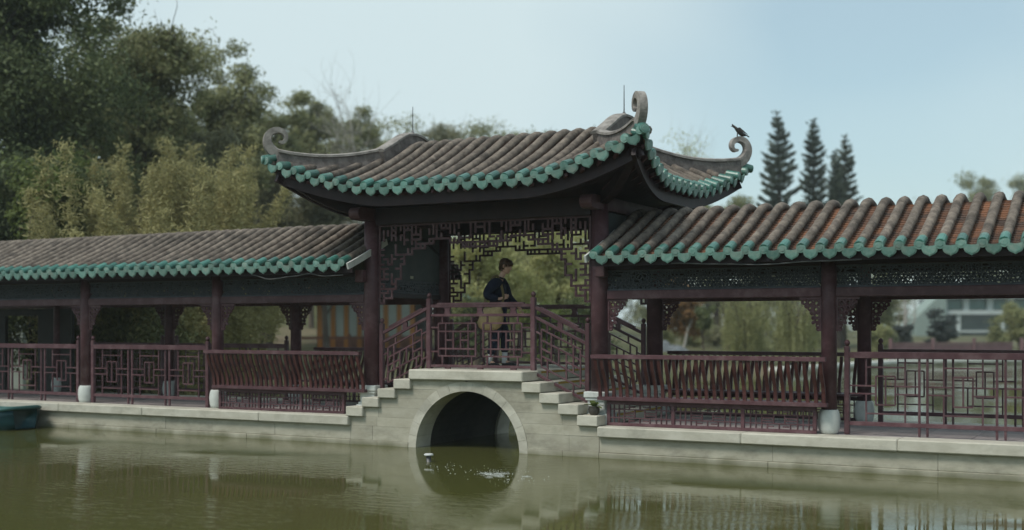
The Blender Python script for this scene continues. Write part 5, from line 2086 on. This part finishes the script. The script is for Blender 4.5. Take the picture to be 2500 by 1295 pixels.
for k in range(10):                                     # torn bright crests on the surface
    x, y = -7.38 + rg.normal(0, .19), -2.87 + rg.normal(0, .09)
    L_, wd = rg.uniform(.03, .12), rg.uniform(.003, .006)
    a = -YAW + YAW * 2 + rg.normal(0, .12)
    dx, dy = math.cos(a), math.sin(a)
    sm.add([(x - dx * L_, y - dy * L_, .004), (x - dy * wd, y + dx * wd, .004), (x + dx * L_, y + dy * L_, .004), (x + dy * wd, y - dx * wd, .004), (x, y, .010)], [(0, 3, 4), (3, 2, 4), (2, 1, 4), (1, 0, 4), (0, 1, 2, 3)])
sp = mk('water_splash', sm, wmat)
tag(sp, 'white sparkling splash on the water right of the nozzle before the arch', 'splash')
sp['kind'] = 'stuff'

# potted plant on the steps
px_, py_, pz_ = XC + 1.80, -.30, .758
pl = thing('potted_plant', (px_ + .12, py_, .605), 'small broad-leaved plant in a dark pot on the right bridge steps', 'plant')
px_, pz_ = XC + 2.07, .605
WP[pl.name] = Vector((px_, py_, pz_))
pl.location = (px_, py_, pz_)
mk('pot', MB().lathe([(.055, 0), (.075, .03), (.085, .08), (.078, .11), (.088, .12)], 14, (px_, py_, pz_ + .001)), M['pot'], pl, True)
rg = np.random.default_rng(4)
for k in range(9):
    a = rg.random() * 6.28
    L_ = rg.uniform(.11, .19)
    el = rg.uniform(.2, 1.1)
    mb = MB()
    vs, fs = [], []
    for i in range(6):
        f_ = i / 5
        w_ = .042 * math.sin(math.pi * min(.97, .12 + .85 * f_)) + .002
        r_ = L_ * f_ * math.cos(el)
        z_ = L_ * f_ * math.sin(el) - .10 * f_ * f_ * L_ * 4
        cx0, cy0 = px_ + math.cos(a) * r_, py_ + math.sin(a) * r_
        for s in (-1, 0, 1):
            vs.append((cx0 - math.sin(a) * w_ * s, cy0 + math.cos(a) * w_ * s, pz_ + .11 + z_ + (.008 if s else 0)))
    for i in range(5):
        for s in (0, 1):
            fs.append((i * 3 + s, i * 3 + s + 1, i * 3 + s + 4, i * 3 + s + 3))
    mb.add(vs, fs)
    mk('leaf', mb, M['leaf_bright'], pl, True)

# bird on the far right curled ridge end
bx, by, bz = None, None, None
fo = [o for o in bpy.data.objects if o.name.startswith('curled_finial')]
far_r = max(fo, key=lambda o: WP[o.name].x + WP[o.name].y)
dg = [Vector(v_.co) + WP[far_r.name] for v_ in far_r.data.vertices]
tp = max(dg, key=lambda v_: v_.z)
bird = thing('perched_bird', tp, 'dark bird perched on the far right curled ridge end, facing left', 'bird')
# body along the picture's left-right direction, head to the left
hd = Vector((-math.cos(YAW), -math.sin(YAW), 0))
sdv = Vector((-hd.y, hd.x, 0))
bm_ = MB()
axis = [(-.125, .045, .008), (-.095, .062, .024), (-.062, .082, .042), (-.026, .102, .056), (.008, .126, .060), (.036, .150, .053), (.055, .172, .040), (.066, .190, .035), (.078, .203, .032), (.092, .205, .022), (.102, .200, .006)]
rings = []
for i, (u, z, r) in enumerate(axis):
    r *= 1.3
    z -= .022
    ring = []
    for k in range(10):
        t_ = 2 * math.pi * k / 10
        ring.append(tp + hd * (u + math.sin(t_) * r * .45) + sdv * math.cos(t_) * r * .9 + Vector((0, 0, z + math.sin(t_) * r * .95)))
    rings.append(ring)
bm_.v = [tuple(p) for r in rings for p in r]
for i in range(len(rings) - 1):
    for k in range(10):
        bm_.f.append((i * 10 + k, i * 10 + (k + 1) % 10, (i + 1) * 10 + (k + 1) % 10, (i + 1) * 10 + k))
bm_.f.append(tuple(range(10))[::-1])
bm_.f.append(tuple(100 + k for k in range(10)))
mk('body', bm_, M['bird'], bird, True)
bk = MB().tube([tp + hd * .097 + Vector((0, 0, .181)), tp + hd * .126 + Vector((0, 0, .172))], [.008, .001], 6)
mk('beak', bk, M['pot'], bird)
tl = MB()
for s in (-.5, .5):
    a = tp + hd * -.09 + Vector((0, 0, .062)) + sdv * .012 * s
    e = tp + hd * -.185 + Vector((0, 0, .0)) + sdv * .03 * s
    tl.bar(a, e, .03, .008)
mk('tail', tl, M['bird'], bird)
for s in (-1, 1):
    wg = MB()
    pts = [(.03, .14), (-.015, .15), (-.075, .10), (-.15, .03), (-.09, .06), (-.02, .085)]
    wg.prism(pts, lambda u, z: tp + hd * u + sdv * s * .074 + Vector((0, 0, z)), lambda u, z: tp + hd * u + sdv * s * .052 + Vector((0, 0, z)))
    mk('wing', wg, M['bird'], bird)
    lg = MB().tube([tp + hd * .01 + sdv * s * .02 + Vector((0, 0, .09)), tp + hd * .015 + sdv * s * .02 + Vector((0, 0, .0))], .006, 5)
    mk('leg', lg, M['pot'], bird)
# ------------------------------------------------------------------ the walker
M['skin'] = material('skin', (0.62, 0.38, 0.28), (0.68, 0.43, 0.33), scale=12, rough=0.5)
M['lip'] = material('lips', (0.40, 0.17, 0.14))
M['eye'] = material('dark_eye', (0.02, 0.014, 0.01), rough=0.2)
M['hair'] = material('brown_hair', (0.050, 0.026, 0.016), (0.10, 0.052, 0.03), scale=60, rough=0.5, stretch=(1, 1, .15), bump=.4, bump_scale=120)
M['sweater'] = material('navy_sweater', (0.007, 0.010, 0.024), (0.012, 0.017, 0.036), scale=40, rough=0.95, bump=0.3, bump_scale=160)
M['trousers'] = material('dark_blue_trousers', (0.012, 0.018, 0.036), (0.02, 0.027, 0.05), scale=14, rough=0.9, bump=0.2, bump_scale=60)
M['sock'] = material('white_sock', (0.62, 0.63, 0.66), (0.7, 0.7, 0.72), scale=30, rough=0.95)
M['shoe'] = material('black_shoe', (0.012, 0.012, 0.014), (0.025, 0.025, 0.027), scale=20, rough=0.5)
M['bag'] = material('khaki_canvas', (0.40, 0.29, 0.15), (0.50, 0.38, 0.21), scale=14, rough=0.95, bump=0.25, bump_scale=90)
M['strap'] = material('olive_strap', (0.13, 0.10, 0.05), (0.17, 0.13, 0.065), scale=20, rough=0.9)

PX, PY, PZ = -9.46, 0.92, 1.2165
TURN = 0.36


def W(x, y, z):
    """body frame: x forward (along the bridge, to the right), y to the person's left, z up"""
    return Vector((PX + x * math.cos(TURN) - y * math.sin(TURN), PY + x * math.sin(TURN) + y * math.cos(TURN), PZ + z))


def skin_mesh(verts, edges, radii, root=0, sub=2):
    me = bpy.data.meshes.new('tmp')
    me.from_pydata([tuple(v_) for v_ in verts], edges, [])
    ob = bpy.data.objects.new('tmp', me)
    COL.objects.link(ob)
    md = ob.modifiers.new('skin', 'SKIN')
    md.use_smooth_shade = True
    md.branch_smoothing = .6
    for i, r in enumerate(radii):
        sv_ = me.skin_vertices[0].data[i]
        sv_.radius = r if hasattr(r, '__len__') else (r, r)
        sv_.use_root = (i == root)
    sb_ = ob.modifiers.new('sub', 'SUBSURF')
    sb_.levels = sub
    dg_ = bpy.context.evaluated_depsgraph_get()
    ev = ob.evaluated_get(dg_)
    m2 = ev.to_mesh()
    mb = MB()
    mb.v = [tuple(v_.co) for v_ in m2.vertices]
    mb.f = [tuple(p.vertices) for p in m2.polygons]
    ev.to_mesh_clear()
    bpy.data.objects.remove(ob)
    bpy.data.meshes.remove(me)
    return mb


J = dict(pelvis=W(-.02, 0, .92), waist=W(-.015, 0, 1.08), chest=W(.0, 0, 1.28), neckb=W(.03, 0, 1.455), neck=W(.065, 0, 1.51), head=W(.085, 0, 1.57),
         rsh=W(.0, -.165, 1.40), rel=W(-.17, -.255, 1.16), rwr=W(.045, -.235, 1.105), rhd=W(.10, -.20, 1.125),
         lsh=W(.01, .165, 1.40), lel=W(.10, .235, 1.14), lwr=W(.29, .215, .99), lhd=W(.345, .205, .935),
         rhip=W(-.02, -.085, .88), rkn=W(-.03, -.09, .50), rank=W(-.15, -.085, .10), rtoe=W(-.01, -.085, .035),
         lhip=W(-.02, .085, .88), lkn=W(.10, .09, .50), lank=W(.08, .09, .10), ltoe=W(.23, .09, .035))

person = thing('person', W(0, 0, 0), 'person in navy sweater and dark trousers walking right across the bridge, head bowed', 'person')

# body: one continuous surface
names = list(J)
ix = {n_: i for i, n_ in enumerate(names)}
edges = [('pelvis', 'waist'), ('waist', 'chest'), ('chest', 'neckb'), ('neckb', 'neck'), ('neck', 'head'),
         ('chest', 'rsh'), ('rsh', 'rel'), ('rel', 'rwr'), ('rwr', 'rhd'), ('chest', 'lsh'), ('lsh', 'lel'), ('lel', 'lwr'), ('lwr', 'lhd'),
         ('pelvis', 'rhip'), ('rhip', 'rkn'), ('rkn', 'rank'), ('rank', 'rtoe'), ('pelvis', 'lhip'), ('lhip', 'lkn'), ('lkn', 'lank'), ('lank', 'ltoe')]
rad = dict(pelvis=(.08, .10), waist=(.07, .09), chest=(.05, .07), neckb=.055, neck=.05, head=.055, rsh=.02, rel=.02, rwr=.024, rhd=(.034, .018), lsh=.02, lel=.02, lwr=.026, lhd=(.034, .018),
           rhip=.06, rkn=.042, rank=.035, rtoe=.03, lhip=.06, lkn=.042, lank=.035, ltoe=.03)
body = skin_mesh([J[n_] for n_ in names], [(ix[a], ix[b_]) for a, b_ in edges], [rad[n_] for n_ in names], ix['pelvis'])


def fingers(mb, palm, along, across, curl, flip):
    """five unequal bent fingers rooted in the palm"""
    al, ac, cu = along.normalized(), across.normalized(), curl.normalized()
    for k, (off, ln) in enumerate(((-.028, .062), (-.010, .074), (.010, .070), (.027, .055))):
        b0 = palm + ac * off + al * .025
        p1 = b0 + al * ln * .42 + cu * ln * .10
        p2 = p1 + al * ln * .22 + cu * ln * .34
        p3 = p2 - al * ln * .10 + cu * ln * .26
        mb.tube([b0, p1, p2, p3], [.0095, .0092, .0085, .006], 7)
    b0 = palm - ac * .03 - al * .01
    mb.tube([b0, b0 - ac * .022 + al * .02 + cu * .012, b0 - ac * .016 + al * .045 + cu * .028], [.012, .0105, .007], 7)


fingers(body, J['rhd'], Vector((.75, .45, .3)), Vector((-.2, 0, -1)), Vector((.1, .9, .1)), 1)
fingers(body, J['lhd'], Vector((.6, -.1, -.75)), Vector((0, 1, -.1)), Vector((-.5, -.3, -.5)), 1)

# head with a face: rings of a profile, bowed forward
hc = J['head'] + Vector((.035, 0, .075))
pitch_ = .22
ryaw = .30


def HD(f_, s_, u_):
    """head frame: forward, left, up"""
    x = f_ * math.cos(pitch_) + u_ * math.sin(pitch_)
    z = -f_ * math.sin(pitch_) + u_ * math.cos(pitch_)
    return hc + Vector((x * math.cos(ryaw) - s_ * math.sin(ryaw), x * math.sin(ryaw) + s_ * math.cos(ryaw), z))


levels = [(-.118, .030, .030, .022), (-.112, .062, .040, .034), (-.098, .080, .045, .045), (-.082, .083, .055, .052), (-.066, .084, .066, .057), (-.050, .086, .078, .062), (-.032, .086, .086, .066), (-.012, .084, .092, .070),
          (.008, .086, .096, .073), (.028, .090, .099, .075), (.05, .088, .100, .075), (.072, .078, .094, .070), (.092, .058, .076, .058), (.106, .03, .045, .035), (.112, .004, .008, .006)]
n_ = 20
o0 = len(body.v)
for u_, fr, bk_, sd_ in levels:
    for k in range(n_):
        t_ = 2 * math.pi * k / n_
        c_, s_ = math.cos(t_), math.sin(t_)
        f_ = (fr if c_ > 0 else bk_) * c_
        sw = sd_ * s_
        if c_ > .9:                                   # nose, brow, lips, chin
            f_ += {-.098: .006, -.082: -.003, -.066: .006, -.050: .002, -.032: .026, -.012: .017, .008: .008, .028: .004}.get(u_, 0) * (1 if k == 0 else .3)
        if .55 < c_ < .9 and abs(u_ - .008) < .001:
            f_ -= .010                                # eye sockets
        body.v.append(tuple(HD(f_, sw, u_)))
for i in range(len(levels) - 1):
    for k in range(n_):
        body.f.append((o0 + i * n_ + k, o0 + i * n_ + (k + 1) % n_, o0 + (i + 1) * n_ + (k + 1) % n_, o0 + (i + 1) * n_ + k))
body.f.append(tuple(o0 + k for k in range(n_))[::-1])
for s in (-1, 1):                                     # ears
    e = [HD(-.012, s * .070, -.035), HD(-.02, s * .082, -.02), HD(-.022, s * .085, .0), HD(-.015, s * .08, .018), HD(-.004, s * .072, .012)]
    body.tube(e, [.006, .011, .013, .011, .006], 6)
bo = mk('body', body, M['skin'], person, True)
for s in (-1, 1):
    ey = MB().lathe([(.002, -.009), (.008, -.005), (.010, 0), (.008, .005), (.002, .009)], 8, HD(.068, s * .030, .008))
    mk('eye', ey, M['eye'], bo, True)
lp = MB().tube([HD(.074, -.02, -.064), HD(.089, 0, -.065), HD(.074, .02, -.064)], [.003, .0065, .003], 6)
mk('mouth', lp, M['lip'], bo, True)

# hair: shell over the skull with locks over forehead, ears and nape
hr = MB()
rg = np.random.default_rng(3)
lv = [(-.062, .0, .092, .060), (-.045, .0, .098, .073), (-.025, .0, .105, .080), (-.005, .0, .110, .084), (.018, .03, .113, .087), (.038, .098, .114, .089), (.06, .102, .113, .088), (.085, .096, .106, .082), (.107, .078, .09, .070), (.124, .048, .06, .047), (.132, .008, .012, .01)]
n2 = 26
for u_, fr, bk_, sd_ in lv:
    for k in range(n2):
        t_ = 2 * math.pi * k / n2
        c_, s_ = math.cos(t_), math.sin(t_)
        jt = 1 + rg.normal(0, .022)
        if c_ > 0:
            f_ = fr * c_ if fr > .05 else min(fr * c_, 0.012)
            hr.v.append(tuple(HD(f_ * jt, sd_ * s_ * jt * (1 if fr > .05 or abs(s_) > .75 else .96), u_)))
        else:
            hr.v.append(tuple(HD(bk_ * c_ * jt, sd_ * s_ * jt, u_)))
for i in range(len(lv) - 1):
    for k in range(n2):
        t_ = 2 * math.pi * (k + .5) / n2
        if lv[i][1] < .05 and math.cos(t_) > .12:
            continue                                   # the face stays open
        hr.f.append((i * n2 + k, i * n2 + (k + 1) % n2, (i + 1) * n2 + (k + 1) % n2, (i + 1) * n2 + k))
for k in range(26):                                    # fringe and side locks
    t_ = rg.uniform(-1.5, 1.5)
    c_, s_ = math.cos(t_), math.sin(t_)
    a = HD(.070 * c_, .072 * s_, .088)
    b_ = HD(.104 * c_, .088 * s_, .055)
    e = HD(.104 * c_, .086 * s_ + rg.normal(0, .008), .028 - rg.uniform(0, .022) - (.03 if abs(s_) > .8 else 0))
    hr.tube([a, b_, e], [.016, .014, .003], 5)
for k in range(14):
    t_ = rg.uniform(1.9, 4.4)
    c_, s_ = math.cos(t_), math.sin(t_)
    hr.tube([HD(.10 * c_, .08 * s_, .0), HD(.100 * c_, .074 * s_, -.05), HD(.088 * c_, .062 * s_, -.085 - rg.uniform(0, .015))], [.014, .012, .004], 5)
mk('hair', hr, M['hair'], person, True)

# sweater
sw_n = ['hem', 'waist', 'chest', 'neckb', 'rsh', 'rmid', 'rel', 'rcf', 'lsh', 'lmid', 'lel', 'lcf', 'rcol', 'lcol']
SW = dict(rcol=W(.02, -.085, 1.375), lcol=W(.02, .085, 1.375), hem=W(-.015, 0, .82), waist=W(-.005, 0, 1.02), chest=W(.015, 0, 1.26), neckb=W(.035, 0, 1.455), rsh=J['rsh'] + Vector((0, .005, .005)), rmid=(J['rsh'] + J['rel']) / 2 + Vector((-.015, -.01, 0)), rel=J['rel'], rcf=J['rwr'] - Vector((.01, 0, 0)),
          lsh=J['lsh'] + Vector((0, -.005, .005)), lmid=(J['lsh'] + J['lel']) / 2 + Vector((.02, .015, 0)), lel=J['lel'], lcf=J['lwr'])
ixs = {n__: i for i, n__ in enumerate(sw_n)}
sw = skin_mesh([SW[n__] for n__ in sw_n], [(ixs[a], ixs[b_]) for a, b_ in (('hem', 'waist'), ('waist', 'chest'), ('chest', 'neckb'), ('chest', 'rcol'), ('rcol', 'rsh'), ('rsh', 'rmid'), ('rmid', 'rel'), ('rel', 'rcf'), ('chest', 'lcol'), ('lcol', 'lsh'), ('lsh', 'lmid'), ('lmid', 'lel'), ('lel', 'lcf'))],
               [(.155, .185), (.15, .18), (.14, .19), (.072, .085), .105, .108, .10, .055, .105, .105, .095, .055, .105, .105], 1)
mk('sweater', sw, M['sweater'], person, True)
mk('collar', MB().tube([tuple(W(.04 + .066 * math.cos(a), .072 * math.sin(a), 1.455 + .022 * -math.cos(a))) for a in np.linspace(0, 2 * math.pi, 18)], .012, 6, False), M['sweater'], person, True)

# trousers, socks, shoes
tn = [W(-.02, 0, .93), W(-.02, -.08, .86), (J['rhip'] + J['rkn']) / 2, J['rkn'], J['rank'] + Vector((.02, 0, .10)), W(-.02, .08, .86), (J['lhip'] + J['lkn']) / 2, J['lkn'], J['lank'] + Vector((0, 0, .12))]
tr = skin_mesh(tn, [(0, 1), (1, 2), (2, 3), (3, 4), (0, 5), (5, 6), (6, 7), (7, 8)], [(.13, .15), .105, .098, .085, .072, .105, .098, .085, .072], 0)
mk('trousers', tr, M['trousers'], person, True)
for a_, t_, kn in (('rank', 'rtoe', 'rkn'), ('lank', 'ltoe', 'lkn')):
    up = (J[kn] - J[a_]).normalized()
    mk('sock', MB().tube([J[a_] - up * .03, J[a_] + up * .05, J[a_] + up * .17], [.043, .042, .046], 12), M['sock'], person, True)
    heel = J[a_] + Vector((-.045, 0, -.045))
    toe = J[t_] + Vector((.05, 0, .0))
    d = (toe - heel)
    sh = MB()
    sec = [(0, .024, .042), (.12, .038, .055), (.35, .038, .052), (.6, .043, .042), (.85, .043, .034), (1.0, .022, .022)]
    base_z = PZ + .002
    pts, rr = [], []
    rings = []
    dn = Vector((d.x, d.y, 0)).normalized()
    lft = Vector((-dn.y, dn.x, 0))
    for f_, wd, hh in sec:
        c0 = heel + d * f_
        # the rear foot rolls over its toes, the front one is flat
        zb = base_z + (max(0, (heel.z - PZ - .06)) * (1 - f_) if a_ == 'rank' else 0)
        rings.append([c0 * 1.0 + lft * (wd * math.cos(q)) + Vector((0, 0, zb - c0.z + hh * (1 + math.sin(q)))) for q in [2 * math.pi * k / 12 for k in range(12)]])
    sh.v = [tuple(p) for r in rings for p in r]
    for i in range(len(rings) - 1):
        for k in range(12):
            sh.f.append((i * 12 + k, i * 12 + (k + 1) % 12, (i + 1) * 12 + (k + 1) % 12, (i + 1) * 12 + k))
    sh.f.append(tuple(range(12))[::-1])
    sh.f.append(tuple(60 + k for k in range(12)))
    mk('shoe', sh, M['shoe'], person, True)

# the shoulder bag, carried on the near side
bagc = W(-.09, -.29, .79)
bag = thing('shoulder_bag', bagc + Vector((0, 0, -.13)), 'slouchy khaki canvas shoulder bag hanging at the hip of the person', 'bag')
bgm = MB()
n3 = 18
prof = [(-.185, .05, .025), (-.175, .13, .06), (-.135, .195, .085), (-.06, .225, .092), (.01, .222, .088), (.08, .205, .074), (.14, .185, .055), (.18, .165, .03)]
for z, a, b_ in prof:
    for k in range(n3):
        t_ = 2 * math.pi * k / n3
        fold = 1 + .07 * math.sin(5 * t_ + z * 20) * (1 if z > -.1 else .4)
        bgm.v.append(tuple(bagc + Vector((a * math.cos(t_) * fold + z * .12, b_ * math.sin(t_) * fold, z + .02 * math.cos(t_) * (z > .05)))))
for i in range(len(prof) - 1):
    for k in range(n3):
        bgm.f.append((i * n3 + k, i * n3 + (k + 1) % n3, (i + 1) * n3 + (k + 1) % n3, (i + 1) * n3 + k))
bgm.f.append(tuple(range(n3))[::-1])
bgm.f.append(tuple((len(prof) - 1) * n3 + k for k in range(n3)))
mk('pouch', bgm, M['bag'], bag, True)
st = [bagc + Vector((.16, 0, .11)), W(.09, -.255, 1.0), J['rhd'] + Vector((.01, -.012, 0)), W(.10, -.215, 1.22), W(.055, -.17, 1.38), W(-.005, -.125, 1.49), W(-.08, -.12, 1.46), W(-.15, -.17, 1.30), W(-.19, -.26, 1.05), bagc + Vector((-.16, .02, .12))]
sp3 = resample([(tuple(p)) for p in st], .04)
mk('strap', MB().sweep(sp3, lambda i: [(-.021, -.004), (.021, -.004), (.021, .004), (-.021, .004)], lambda i, d: (Vector((0, -1, .35)).cross(d)).normalized()), M['strap'], bag, True)

# ------------------------------------------------------------------ thin haze over the whole place
hm = bpy.data.materials.new('thin_haze')
hm.use_nodes = True
ht = hm.node_tree
for n__ in list(ht.nodes):
    ht.nodes.remove(n__)
ho = ht.nodes.new("ShaderNodeOutputMaterial")
hv_ = ht.nodes.new("ShaderNodeVolumePrincipled")
hv_.inputs["Color"].default_value = (0.86, 0.92, 0.95, 1)
hv_.inputs["Density"].default_value = 0.0006
hv_.inputs["Anisotropy"].default_value = 0.2
ht.links.new(hv_.outputs["Volume"], ho.inputs["Volume"])
hz = mk('haze', MB().box(-304, 324, -84, 404, -2.4, 26.0), hm)
hz["kind"] = "stuff"
sc.cycles.volume_bounces = 1
